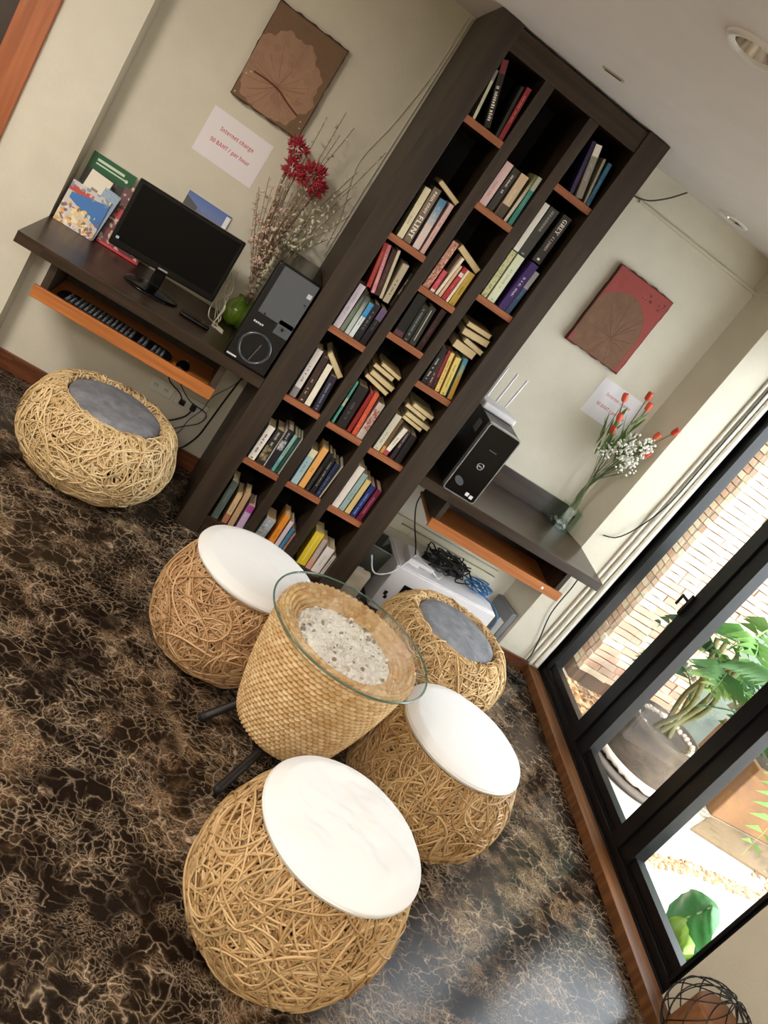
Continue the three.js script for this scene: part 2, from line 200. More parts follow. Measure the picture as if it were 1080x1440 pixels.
const BOOKS = [
  ["A1","s",0.135,0,0.1858,0.0113,98.0,0,"#d9d3b4","thin cream booklet leaning left","band|#8d9088|0.78|1"],
  ["A1","s",0.191,0,0.2404,0.0239,109.9,0,"#1d1713","black book with white capitals","blk|#e8e2d8|0.12|0.62|#7c2f33"],
  ["A1","s",0.246,0,0.1962,0.0117,96.4,0,"#23261c","thin dark green book",""],
  ["A1","s",0.261,0,0.2055,0.0193,94.2,0,"#9c2b35","slim red book","txt|#e0a08c|0.3|0.85"],
  ["A2","s",0.139,0,0.2183,0.0263,92.9,0,"#e3dab4","cream hardback","txt|#b5ad8e|0.3|0.6"],
  ["A2","s",0.17,0,0.2373,0.032,92.7,0,"#7d6c59","taupe thriller with bold white capitals","FLINT"],
  ["A2","s",0.217,0,0.2164,0.0292,93.4,0,"#d9c7c2","paperback fading from blue to pinkish white","grad|#3f7ea6|#e7d5ce"],
  ["A2","s",0.255,0,0.2211,0.0184,91.8,0,"#ecc9c4","slim pale pink book","txt|#cf8f92|0.3|0.7"],
  ["A2","l",0.163,1.863,0.1114,0.0208,-16.2,0,"#6b5a3c","paperback lying slanted across the book tops",""],
  ["A3","s",0.12,0,0.207,0.0291,90.3,0,"#cfc6cf","pale lilac book","txt|#a79db0|0.25|0.8"],
  ["A3","s",0.153,0,0.195,0.0184,90.0,0,"#2e302a","dark grey photo-cover book","grad|#15150f|#6f7a68"],
  ["A3","s",0.177,0,0.1771,0.0184,91.6,0,"#8fa9a0","pale sea green book","grad|#3e4c44|#b9c6bd"],
  ["A3","s",0.198,0,0.164,0.0194,90.0,0,"#d8e2e2","white book with bright blue top","band|#3c8fc6|0.6|1"],
  ["A3","s",0.222,0,0.173,0.0262,91.0,0,"#14121a","black book with grey title","txt|#8a8a96|0.3|0.8"],
  ["A3","s",0.253,0,0.173,0.0272,90.0,0,"#16131c","black book with mauve top","band|#75618a|0.68|1"],
  ["A3","u",0.15,1.369,0.191,0.0179,100.3,-0.02,"#b5372c","red hardback leaning on the upper row","txt|#d98070|0.2|0.8"],
  ["A3","u",0.181,1.358,0.2059,0.0155,103.8,-0.02,"#d98a94","pink book on the upper row","txt|#f3d3d5|0.2|0.8"],
  ["A3","u",0.198,1.36,0.1961,0.0223,101.8,-0.02,"#43241f","maroon-brown book on the upper row","txt|#7a5a4c|0.2|0.7"],
  ["A3","u",0.223,1.359,0.2087,0.0118,102.2,-0.02,"#d7cdb0","thin cream book on the upper row",""],
  ["A3","u",0.241,1.357,0.1755,0.0256,94.2,-0.02,"#cfc5ac","thick off-white book on the upper row","txt|#6d6657|0.2|0.6"],
  ["A3","u",0.276,1.357,0.16,0.0077,89.6,-0.02,"#2a241d","dark book with white capitals on the upper row","blk|#d9d4c6|0.35|0.8|"],
  ["A4","s",0.126,0,0.2411,0.0281,91.7,0,"#e0dad2","tall white hardback","band|#8a8582|0|0.2"],
  ["A4","s",0.169,0,0.2254,0.028,93.3,0,"#3a2a20","dark brown photo-cover book","txt|#c9a98c|0.15|0.5"],
  ["A4","s",0.203,0,0.2083,0.0252,93.0,0,"#ece5d0","plain ivory paperback",""],
  ["A4","s",0.244,0,0.1736,0.0314,95.0,0,"#22222f","navy paperback with silver title","txt|#8f90b4|0.1|0.8"],
  ["A4","l",0.168,1.039,0.1199,0.0256,-35.1,0,"#6f6145","bent paperback lying slanted on the row",""],
  ["A5","s",0.122,0,0.183,0.032,89.4,0,"#e6e0d4","white paperback with black title","txt|#3c3836|0.2|0.75"],
  ["A5","s",0.162,0,0.189,0.0349,89.4,0,"#2a2620","black paperback with a sepia picture","pic|#a8966a|0.12|0.5"],
  ["A5","s",0.202,0,0.205,0.0056,90.6,0,"#b5b0a6","very thin grey booklet",""],
  ["A5","s",0.213,0,0.2141,0.0264,91.9,0,"#1d1c24","black book with white emblem","pic|#c9c8cc|0.5|0.72"],
  ["A5","s",0.241,0,0.203,0.0161,89.4,0,"#63a09c","teal paperback","band|#8fb5ae|0.3|1"],
  ["A5","s",0.261,0,0.202,0.0155,90.3,0,"#1f4a44","dark green paperback","txt|#4f7d74|0.2|0.8"],
  ["A5","s",0.2779,0,0.205,0.006,89.7,0,"#b9bfb2","slim pale green book",""],
  ["A6","s",0.128,0,0.2121,0.0323,91.6,0,"#4d564d","grey green hardback","txt|#6f796d|0.4|0.8"],
  ["A6","s",0.184,0,0.1683,0.0237,93.4,0,"#c4a47a","sand coloured book with reddish foot","band|#a3644c|0|0.3"],
  ["A6","s",0.215,0,0.1894,0.0257,93.6,0,"#b3906a","tan hardback",""],
  ["A6","s",0.254,0,0.1462,0.0295,92.7,0,"#cbb0d2","lilac paperback with magenta top","band|#b04e9a|0.72|1"],
  ["B6","s",0.346,0,0.134,0.0473,88.7,0,"#9aa0a4","grey blue picture book","pic|#6e6a5a|0.1|0.6"],
  ["B6","s",0.421,0,0.1901,0.0271,91.8,0,"#df8a2c","bright orange paperback","txt|#b36a1c|0.3|0.6"],
  ["B6","s",0.454,0,0.174,0.0194,91.0,0,"#d3c3c8","pale rose book",""],
  ["B6","s",0.478,0,0.145,0.0165,90.0,0,"#4a88ab","sky blue thin book",""],
  ["B6","s",0.498,0,0.131,0.0099,89.6,0,"#a8706a","short floral paperback","speck|#d9a8a0"],
  ["B1","s",0.34,0,0.185,0.033,89.7,0,"#e6c3c0","blush pink paperback","txt|#c79b9b|0.2|0.55"],
  ["B1","s",0.379,0,0.182,0.0291,89.4,0,"#35332d","charcoal book with white title","txt|#d8d4c8|0.4|0.85"],
  ["B1","s",0.422,0,0.1821,0.0349,91.6,0,"#d3b896","tan paperback with dark foot","band|#4c4038|0|0.28"],
  ["B1","s",0.488,0,0.2101,0.0184,91.6,0,"#4fa79c","teal and white book","band|#d2dcd2|0.72|1"],
  ["B1","s",0.467,0,0.208,0.0124,89.4,-0.004,"#8f8b60","olive book beside the teal one","grad|#5d6328|#e4dccb"],
  ["B2","s",0.342,0,0.216,0.0281,89.5,0,"#c98f78","floral red and cream hardback","speck|#7a2f2a"],
  ["B2","s",0.379,0,0.099,0.0194,90.6,0,"#c84e5a","short crimson paperback with pale edge","band|#eed7cf|0|0.12"],
  ["B2","s",0.405,0,0.1812,0.0118,87.2,0,"#e8ddc4","tall ivory book",""],
  ["B2","s",0.421,0,0.1511,0.0116,88.5,0,"#d9b994","thin peach book",""],
  ["B2","s",0.437,0,0.1552,0.0183,87.4,0,"#b8303a","bright red paperback with white mark","band|#e6dcd2|0.72|0.84"],
  ["B2","s",0.46,0,0.153,0.0105,88.9,0,"#f0e6c6","thin cream book",""],
  ["B2","s",0.476,0,0.153,0.0262,90.7,0,"#d6b552","yellow paperback","txt|#8f7e22|0.3|0.6"],
  ["B2","l",0.3762,1.704,0.1309,0.027,-18.7,0,"#7d6238","tan edged paperback lying slanted on the row",""],
  ["B3","s",0.352,0,0.1961,0.043,92.0,0,"#0d0d0c","wide black book with a red foot","band|#5d3a42|0|0.12"],
  ["B3","s",0.4,0,0.1713,0.0279,93.3,0,"#1c201b","black book with grey lettering","txt|#8b9088|0.15|0.9"],
  ["B3","s",0.433,0,0.1815,0.0287,94.4,0,"#2b2c24","dark olive book with a white stripe","stripe|#d4cfbe"],
  ["B3","s",0.472,0,0.1961,0.0253,91.5,0,"#2c1714","dark maroon paperback","txt|#8c4248|0.2|0.7"],
  ["B4","s",0.347,0,0.2161,0.0108,92.1,0,"#4f9c8a","thin turquoise book","band|#b9c9a8|0.4|0.6"],
  ["B4","s",0.371,0,0.2114,0.0451,93.5,0,"#191414","wide black paperback","txt|#5e5452|0.2|0.6"],
  ["B4","s",0.427,0,0.2052,0.0184,92.5,0,"#8f1f1a","dark red book",""],
  ["B4","s",0.454,0,0.2177,0.0205,94.7,0,"#d2573a","orange red book","txt|#e08c70|0.2|0.5"],
  ["B4","s",0.478,0,0.189,0.0302,90.9,0,"#d9cfc6","white book with orange photo cover","pic|#b04a38|0.25|0.85"],
  ["B4","l",0.355,1.047,0.1306,0.0204,-11.5,0,"#8f7640","tan paperback, lowest of the lying stack",""],
  ["B4","l",0.366,1.07,0.1296,0.0225,-8.9,0,"#b8a878","ivory paperback, second of the lying stack",""],
  ["B4","l",0.36,1.104,0.1099,0.0199,-7.3,0,"#96723c","brownish paperback, third of the lying stack",""],
  ["B4","l",0.389,1.126,0.1051,0.0168,-8.2,0,"#b09a66","cream paperback on top of the lying stack",""],
  ["B5","s",0.346,0,0.188,0.0321,91.2,0,"#9fbcc0","light blue book with cream top","band|#ddd3ae|0.8|1"],
  ["B5","s",0.387,0,0.2201,0.0291,91.3,0,"#e0a55c","apricot orange hardback","txt|#b07a38|0.4|0.5"],
  ["B5","s",0.423,0,0.214,0.0182,90.3,0,"#211f1c","black paperback","txt|#5d5a52|0.1|0.6"],
  ["B5","s",0.448,0,0.2051,0.0214,92.0,0,"#1a1918","black paperback with white title","txt|#b0aba2|0.2|0.9"],
  ["B5","s",0.476,0,0.1871,0.0213,91.8,0,"#24304e","navy blue book","txt|#7d88aa|0.1|0.6"],
  ["B5","s",0.498,0,0.1901,0.006,88.5,0,"#ccc8b6","slim off-white book",""],
  ["C1","s",0.624,0,0.205,0.0152,102.7,0,"#2a1f48","violet hardback leaning left",""],
  ["C1","s",0.655,0,0.2066,0.0272,106.6,0,"#8c8478","grey photo book with white top","band|#e4ded2|0.78|1"],
  ["C1","s",0.698,0,0.1793,0.009,102.6,0,"#9a957c","thin grey green book",""],
  ["C1","s",0.708,0,0.1748,0.0169,98.2,0,"#2a6488","blue paperback","txt|#6fa0b8|0.3|0.6"],
  ["C2","s",0.57,0,0.217,0.0241,90.8,0,"#cfcf9a","slim book with leafy green cover","speck|#6d7a3c"],
  ["C2","u",0.568,1.8305,0.216,0.0241,90.8,0,"#e8e4d8","slim white book on the upper row",""],
  ["C2","s",0.602,0,0.217,0.035,91.1,0,"#dbe3c4","pale green book","txt|#b3bd94|0.3|0.7"],
  ["C2","s",0.661,0,0.2241,0.0348,88.5,0,"#3c2466","purple hardback with white script","txt|#cfc6de|0.3|0.7"],
  ["C2","s",0.699,0,0.203,0.0213,88.9,0,"#41618c","slim blue book with white top","band|#b9bcc4|0.6|1"],
  ["C2","u",0.596,1.829,0.22,0.0417,89.0,-0.01,"#3a3a36","dark grey paperback on the upper row","txt|#9a978e|0.55|0.95"],
  ["C2","u",0.664,1.84,0.215,0.0398,90.3,-0.01,"#33322f","charcoal paperback with GREY on its spine","GREY"],
  ["C3","s",0.575,0,0.1782,0.0262,92.9,0,"#1a1715","black paperback with white title","txt|#d9d4cc|0.1|0.7"],
  ["C3","s",0.606,0,0.1551,0.0213,100.5,0,"#3c1c20","dark red-black paperback","txt|#c5b8b0|0.1|0.4"],
  ["C3","s",0.63,0,0.181,0.0119,100.5,0,"#9a3038","narrow crimson paperback","band|#3c1a1c|0|0.3"],
  ["C3","s",0.65,0,0.1815,0.0173,102.7,0,"#e0c070","straw yellow book","txt|#7d6a30|0.2|0.8"],
  ["C3","s",0.678,0,0.1771,0.0253,102.4,0,"#e3cc72","thick pale yellow book","txt|#8d7c34|0.2|0.8"],
  ["C3","s",0.718,0,0.1921,0.0194,103.2,0,"#5f9ab0","book fading from blue to yellow","grad|#3d8bb0|#c79a3a"],
  ["C3","l",0.597,1.365,0.1101,0.0348,-2.1,0,"#b3a47c","cream paperback, lowest of the lying pile",""],
  ["C3","l",0.628,1.406,0.1006,0.021,-6.3,0,"#b8ab8c","ivory paperback, second of the lying pile",""],
  ["C3","l",0.598,1.431,0.1292,0.0292,3.5,0,"#a8987a","off-white paperback, third of the lying pile",""],
  ["C3","l",0.597,1.469,0.1201,0.0221,1.9,0,"#9c7c50","tan edged paperback on top of the lying pile",""],
  ["C4","s",0.573,0,0.191,0.0302,91.2,0,"#cfcbb4","stone grey hardback","txt|#98937c|0.2|0.5"],
  ["C4","s",0.608,0,0.1812,0.0152,92.5,0,"#6a4f2e","brown book","band|#c48a3a|0|0.2"],
  ["C4","s",0.624,0,0.1535,0.0215,85.5,0,"#e3dcc8","white paperback with red foot","band|#a8454a|0|0.16"],
  ["C4","s",0.663,0,0.1521,0.0186,91.9,0,"#2a1a20","dark plum paperback","txt|#b5a8a8|0.4|0.9"],
  ["C4","s",0.688,0,0.1462,0.0318,92.7,0,"#0f0e10","plain black paperback",""],
  ["C4","l",0.601,0.979,0.1088,0.0156,-6.9,0,"#b5a478","straw paperback, lowest of the lying stack",""],
  ["C4","l",0.6039,0.998,0.1316,0.0201,-5.7,0,"#c2b68c","cream paperback, second of the lying stack",""],
  ["C4","l",0.58,1.032,0.1137,0.0173,-6.6,0,"#b8a27a","ivory paperback, third of the lying stack",""],
  ["C4","l",0.609,1.048,0.1134,0.0186,-5.1,0,"#a3976c","khaki edged paperback on top of the lying stack",""],
  ["C5","s",0.569,0,0.233,0.032,90.5,0,"#e3d8cc","broad ivory hardback",""],
  ["C5","s",0.607,0,0.212,0.0252,90.5,0,"#90a6a2","grey teal hardback","txt|#6f8582|0.3|0.6"],
  ["C5","s",0.64,0,0.194,0.0243,91.2,0,"#cfb878","mustard tan hardback",""],
  ["C5","s",0.671,0,0.18,0.0252,90.3,0,"#1f3272","royal blue paperback","txt|#93a9d8|0.1|0.75"],
  ["C5","s",0.705,0,0.181,0.0243,90.3,0,"#7f2446","crimson paperback with silver title","txt|#cf93a8|0.2|0.75"],
  ["C6","s",0.591,0,0.1932,0.045,92.7,0,"#dcbf30","bright yellow hardback","stripe|#e9d977"],
  ["C6","s",0.641,0,0.1732,0.0246,92.6,0,"#b9a49c","grey pink paperback","band|#d8a08c|0|0.4"],
  ["C6","s",0.671,0,0.152,0.0418,90.4,0,"#ece6e0","broad white paperback","txt|#cfc8c2|0.3|0.7"],
  ["C6","s",0.72,0,0.125,0.0148,89.1,0,"#ddd9cc","white paperback with grey title","txt|#6a6862|0.15|0.85"],
];
// ---------------------------------------------------------------- bookcase and books
const W = 0.845, FR = 0.581, FI = 0.572;
const shelfTops = { A: [2.126, 1.607, 1.16, 0.798, 0.448], B: [1.897, 1.504, 1.271, 0.793, 0.449], C: [2.13, 1.608, 1.161, 0.789, 0.449] };
const cols = { A: [0.108, 0.286], B: [0.332, 0.51], C: [0.557, 0.738] };
{
  const t = thing('bookcase', 'tall dark brown built-in bookcase with three open columns', 'bookcase', [0, 0, 0]);
  part(t, 'side_panel', bx(0, 0.108, 0, H - 0.003, 0.002, FR, 0.0025), M.dark);
  part(t, 'side_panel', bx(0.738, W, 0, H - 0.003, 0.002, FR, 0.0025), M.dark);
  part(t, 'top_rail', bx(0.108, 0.738, 2.385, H - 0.012, 0.02, FI, 0.002), M.darkH);
  part(t, 'divider', bx(0.286, 0.332, 0, 2.385, 0.02, FI, 0.002), M.dark);
  part(t, 'divider', bx(0.51, 0.557, 0, 2.385, 0.02, FI, 0.002), M.dark);
  part(t, 'back_panel', bx(0.108, 0.738, 0, 2.385, 0.004, 0.02), std('#1c140e', 0.6));
  for (const k of 'ABC') {
    for (const y of shelfTops[k]) { const s = part(t, 'shelf', bx(cols[k][0], cols[k][1], y - 0.028, y, 0.02, FI - 0.018), M.darkH); part(s, 'edge_strip', bx(cols[k][0], cols[k][1], y - 0.028, y, FI - 0.018, FI - 0.001, 0.0015), M.cherry).userData.label = 'reddish wooden edge strip'; }
    part(t, 'base_shelf', bx(cols[k][0], cols[k][1], 0.0, 0.1, 0.02, FI - 0.004, 0.0015), M.darkH);
  }
}
const CW = 76, CH = 400, ACOL = 26;
const atlas = canvasTex(2048, 2048, (g) => {
  g.fillStyle = '#777'; g.fillRect(0, 0, 2048, 2048);
  BOOKS.forEach((b, i) => {
    const R = rng(900 + i * 17), x = (i % ACOL) * CW, y = Math.floor(i / ACOL) * CH, [col, deco] = [b[8], b[10] ? b[10].split('|') : []];
    g.save(); g.beginPath(); g.rect(x, y, CW, CH); g.clip(); g.fillStyle = col; g.fillRect(x, y, CW, CH);
    const sx = x + 8, sw = CW - 10, Y = (f) => y + CH * (1 - f);   // spine area; f from the foot up
    const strokes = (c, f0, f1, wide) => { g.fillStyle = c; let p = Y(f1); while (p < Y(f0)) { const n = 6 + R() * 12; if (R() > 0.2) g.fillRect(sx + sw * (wide ? 0.22 : 0.34), p, sw * (wide ? 0.56 : 0.3) * (0.7 + 0.3 * R()), n * 0.62); p += n; } };
    switch (deco[0]) {
      case 'band': g.fillStyle = deco[1]; g.fillRect(sx, Y(+deco[3]), sw, CH * (deco[3] - deco[2])); strokes(R() > 0.5 ? '#ffffff55' : '#00000055', 0.35, 0.65); break;
      case 'txt': strokes(deco[1], +deco[2], +deco[3]); if (R() > 0.5) { g.fillStyle = deco[1]; g.fillRect(sx + sw * 0.35, Y(0.06), sw * 0.3, 12); } break;
      case 'blk': strokes(deco[1], +deco[2], +deco[3], true); if (deco[4]) { g.fillStyle = deco[4]; g.fillRect(sx, Y(1), sw, CH * 0.2); } break;
      case 'grad': { const q = g.createLinearGradient(0, y, 0, y + CH); q.addColorStop(0, deco[1]); q.addColorStop(0.55, deco[2]); q.addColorStop(1, deco[2]); g.fillStyle = q; g.fillRect(sx, y, sw, CH); strokes('#ffffff66', 0.6, 0.85); break; }
      case 'pic': g.fillStyle = deco[1]; for (let k = 0; k < 60; k++) { g.globalAlpha = 0.25 + 0.4 * R(); g.beginPath(); g.arc(sx + R() * sw, Y(mix(+deco[2], +deco[3], R())), 4 + R() * 10, 0, 7); g.fill(); } g.globalAlpha = 1; strokes('#ffffffaa', +deco[3] + 0.05, 0.92); break;
      case 'speck': for (let k = 0; k < 160; k++) { g.fillStyle = R() > 0.5 ? deco[1] : '#f0e2cc'; g.globalAlpha = 0.5; g.beginPath(); g.arc(sx + R() * sw, y + R() * CH, 2 + R() * 6, 0, 7); g.fill(); } g.globalAlpha = 1; break;
      case 'stripe': g.fillStyle = deco[1]; g.fillRect(sx + sw * 0.42, y + CH * 0.08, sw * 0.12, CH * 0.8); break;
      case 'FLINT': case 'GREY': {
        g.fillStyle = '#f2ece4'; g.translate(sx + sw * 0.5, y); g.rotate(Math.PI / 2); g.textBaseline = 'middle'; g.textAlign = 'left';
        if (deco[0] === 'FLINT') { g.font = 'bold 30px sans-serif'; g.fillText('PAUL EDDY', 22, 0); g.font = 'bold 58px sans-serif'; g.fillText('FLINT', 200, 0, 165); }
        else { g.font = 'bold 44px serif'; g.fillText('GREY', 28, 0); g.font = '24px serif'; g.fillText('E L JAMES', 175, 0); g.fillRect(360, -10, 18, 18); }
        break;
      }
    }
    g.restore();
  });
});
const coverMat = new THREE.MeshStandardMaterial({ map: atlas, roughness: 0.5 });
const pageMap = tex(64, 0.02, (u, v, c) => { const n = hash2(Math.floor(v * 64), 0, 4) * 26; c[0] = 226 - n; c[1] = 206 - n; c[2] = 162 - n; });
const pageMat = new THREE.MeshStandardMaterial({ map: pageMap, roughness: 0.9 });
const colName = { A: 'monitor-side', B: 'middle', C: 'router-side' }, shelfName = ['top shelf', 'second shelf', 'third shelf', 'fourth shelf', 'fifth shelf', 'bottom shelf'];
{
  const R = rng(4242);
  BOOKS.forEach((b, i) => {
    const [comp, kind, x, y, L, T, ang, dz] = b, k = comp[0], n = +comp[1] - 1, top = n < 5 ? shelfTops[k][n] : 0.1;
    const dep = kind === 'l' ? 0.15 + R() * 0.03 : 0.11 + R() * 0.025, zf = 0.556 + dz - R() * 0.006;
    const lying = kind === 'l', cx0 = (i % ACOL) * CW, cy0 = Math.floor(i / ACOL) * CH;
    const t = thing(lying ? 'lying_paperback' : 'shelf_book', b[9] + (lying || / row/.test(b[9]) ? ',' : ' on the') + ' ' + shelfName[n] + ' of the ' + colName[k] + ' bookcase column', 'book', [x, 0, zf], 0, 'books in the bookcase');
    const th = Math.min(0.0016, T * 0.12);
    const setUV = (g, spine) => { // spine = face index range (front +z is face 4 of BoxGeometry)
      const uv = g.attributes.uv; for (let q = 0; q < uv.count; q++) {
        const f = Math.floor(q / 4);
        if (spine && f === 4) { const u = q % 2, v = (q % 4) < 2 ? 0 : 1; uv.setXY(q, (cx0 + 8.5 + u * (CW - 11)) / 2048, 1 - (cy0 + 1 + v * (CH - 2)) / 2048); }
        else uv.setXY(q, (cx0 + 3) / 2048, 1 - (cy0 + CH / 2) / 2048);
      } return g;
    };
    const B = (x0, x1, y0, y1, z0, z1) => { const g = new THREE.BoxGeometry(x1 - x0, y1 - y0, z1 - z0); g.translate((x0 + x1) / 2, (y0 + y1) / 2, (z0 + z1) / 2); return g; };
    let cover, pages;
    if (!lying) {
      cover = merge([setUV(B(0, T, 0, L, -th, 0), true), setUV(B(0, th, 0, L, -dep, -th)), setUV(B(T - th, T, 0, L, -dep, -th))]);
      pages = uvMetres(B(th, T - th, 0.003, L - 0.003, -dep + 0.003, -th));
    } else {
      cover = merge([setUV(B(0, L, 0, th, -dep, 0)), setUV(B(0, L, T - th, T, -dep, 0)), setUV(B(0, L, th, T - th, -dep, -dep + th))]);
      pages = uvMetres(B(0.002, L - 0.002, th, T - th, -dep + th, -0.0015));
    }
    const rot = lying ? ang : ang - 90; t.rotation.z = rot * Math.PI / 180;
    if (kind === 's') { const s = Math.sin(t.rotation.z); t.position.y = top + 0.0006 + (s < 0 ? -s * T : 0); } else t.position.y = y;
    part(t, 'cover', cover, coverMat); part(t, 'pages', pages, pageMat);
  });
}

// ---------------------------------------------------------------- desks
const DY = 0.808;
{
  const t = thing('wall_desk', 'dark brown wall desk carrying the monitor and keyboard tray', 'desk', [0, 0, 0]);
  part(t, 'desktop', bx(-1.109, -0.001, DY - 0.049, DY, 0.001, FR, 0.002), M.darkH);
  for (const x of [-0.955, -0.185]) part(t, 'bracket', bx(x, x + 0.03, 0.61, DY - 0.049, 0.2, 0.545), M.dark);
  const tr = part(t, 'keyboard_tray', bx(-0.965, -0.165, 0.6, 0.615, 0.2, 0.55), M.tray);
  part(tr, 'tray_front', bx(-0.975, -0.155, 0.592, 0.646, 0.55, 0.568, 0.003), M.tray);
  part(t, 'tray_back', bx(-0.955, -0.155, 0.6, DY - 0.049, 0.2, 0.212), M.dark);
}
{
  const t = thing('wall_desk', 'dark brown wall desk carrying the black tower and white router', 'desk', [0, 0, 0]);
  part(t, 'desktop', bx(W + 0.001, 1.934, DY - 0.049, DY, 0.001, FR, 0.002), M.darkH);
  part(t, 'backsplash', bx(W + 0.001, 1.86, DY, DY + 0.115, 0.001, 0.02, 0.002), M.darkH);
  part(t, 'backsplash', bx(1.862, 1.876, DY, DY + 0.09, 0.0, 0.035, 0.002), M.darkH);
  for (const x of [1.02, 1.765]) part(t, 'bracket', bx(x, x + 0.025, 0.61, DY - 0.049, 0.2, 0.545), M.dark);
  part(t, 'side_support', bx(W + 0.002, W + 0.02, 0.63, DY - 0.049, 0.1, 0.5), M.dark);
  const tr = part(t, 'keyboard_tray', bx(1.01, 1.795, 0.605, 0.62, 0.2, 0.55), M.tray);
  part(tr, 'tray_front', bx(1.003, 1.807, 0.6, 0.65, 0.55, 0.568, 0.003), M.tray);
  part(tr, 'knob', new THREE.SphereGeometry(0.008, 14, 10).translate(1.69, 0.627, 0.571), M.white).userData.label = 'small white knob';
  part(t, 'tray_back', bx(1.02, 1.79, 0.605, DY - 0.049, 0.2, 0.212), M.dark);
}
// ---------------------------------------------------------------- things on and over the monitor desk
function textPlane(w, h, px, draw, rough = 0.6) { const t = canvasTex(px, Math.round(px * h / w), draw); return new THREE.MeshStandardMaterial({ map: t, roughness: rough }); }
const face = (w, h) => new THREE.PlaneGeometry(w, h);
{
  const t = thing('computer_monitor', 'black flat screen monitor with a glossy oval foot', 'monitor', [-0.588, DY, 0.33], 0.12);
  const tilt = (g) => g.translate(0, -0.25, 0).rotateX(-0.05).translate(0, 0.25, 0.0);
  part(t, 'bezel', tilt(merge([bx(-0.244, 0.244, 0.098, 0.395, -0.004, 0.022, 0.006), bx(-0.19, 0.19, 0.14, 0.36, -0.04, 0.0, 0.012)])), M.blackGloss);
  part(t, 'screen', tilt(bx(-0.226, 0.226, 0.128, 0.38, 0.0215, 0.0228)), new THREE.MeshPhysicalMaterial({ color: '#030303', roughness: 0.3, specularIntensity: 0.35 }));
  const lg = part(t, 'maker_mark', tilt(face(0.05, 0.012).translate(0, 0.112, 0.0232)), textPlane(0.05, 0.012, 256, (g, w, h) => { g.fillStyle = '#08080a'; g.fillRect(0, 0, w, h); g.fillStyle = '#d8d8d8'; g.font = 'bold 44px sans-serif'; g.textAlign = 'center'; g.textBaseline = 'middle'; g.fillText('SAMSUNG', w / 2, h / 2, w * 0.95); }));
  lg.userData.label = 'small silver lettering';
  part(t, 'corner_sticker', tilt(face(0.013, 0.011).translate(-0.219, 0.137, 0.0232)), std('#9fb4c4', 0.5));
  part(t, 'stand_neck', merge([bx(-0.025, 0.025, 0.015, 0.13, -0.03, 0.0, 0.008)]), M.blackGloss);
  part(t, 'stand_foot', lathe([[0, 0.0], [0.12, 0.0], [0.125, 0.006], [0.11, 0.014], [0.05, 0.024], [0, 0.026]], 48).scale(1, 1, 0.78), M.blackGloss);
}
{
  const t = thing('computer_keyboard', 'black curved keyboard lying on the orange tray', 'keyboard', [-0.635, 0.6155, 0.47], -0.03);
  const sh = new THREE.Shape(); sh.moveTo(-0.245, -0.055); sh.bezierCurveTo(-0.27, 0.02, -0.255, 0.08, -0.225, 0.085); sh.bezierCurveTo(-0.1, 0.1, 0.1, 0.1, 0.225, 0.085); sh.bezierCurveTo(0.255, 0.08, 0.27, 0.02, 0.245, -0.055); sh.bezierCurveTo(0.1, -0.085, -0.1, -0.085, -0.245, -0.055);
  part(t, 'body', new THREE.ExtrudeGeometry(sh, { depth: 0.012, bevelEnabled: true, bevelSize: 0.004, bevelThickness: 0.003, bevelSegments: 2 }).rotateX(-Math.PI / 2).translate(0, 0.003, 0), M.black);
  const keys = []; const R = rng(5);
  for (let r = 0; r < 6; r++) for (let c = 0; c < 22; c++) { if (c === 15 || c === 18) continue; if (r === 0 && (c === 1 || c > 18)) continue; const x = -0.222 + c * 0.0205 + (c > 15 ? 0.002 : 0), z = -0.068 + r * 0.0195; keys.push(bx(x, x + 0.0165, 0.0185, 0.0245, z, z + 0.016, 0.002)); }
  part(t, 'keys', merge(keys), std('#26282a', 0.45), 'stuff');
  const caps = []; for (let r = 0; r < 6; r++) for (let c = 0; c < 22; c++) { if (c === 15 || c === 18 || (r === 0 && (c === 1 || c > 18))) continue; const x = -0.222 + c * 0.0205 + (c > 15 ? 0.002 : 0), z = -0.068 + r * 0.0195; caps.push(bx(x + 0.004, x + 0.004 + 0.004 + R() * 0.004, 0.0245, 0.0247, z + 0.004, z + 0.008)); }
  part(t, 'key_legends', merge(caps), std('#c8ccce', 0.6), 'stuff');
}
{
  const t = thing('computer_mouse', 'small black mouse beside the keyboard', 'mouse', [-0.315, 0.6155, 0.43], -0.2);
  part(t, 'shell', new THREE.SphereGeometry(0.03, 24, 16, 0, Math.PI * 2, 0, Math.PI / 2).scale(1, 0.95, 1.75), M.blackGloss);
  part(t, 'scroll_wheel', new THREE.TorusGeometry(0.008, 0.003, 8, 18).rotateY(Math.PI / 2).translate(0, 0.0245, -0.028), M.greyPlastic);
}
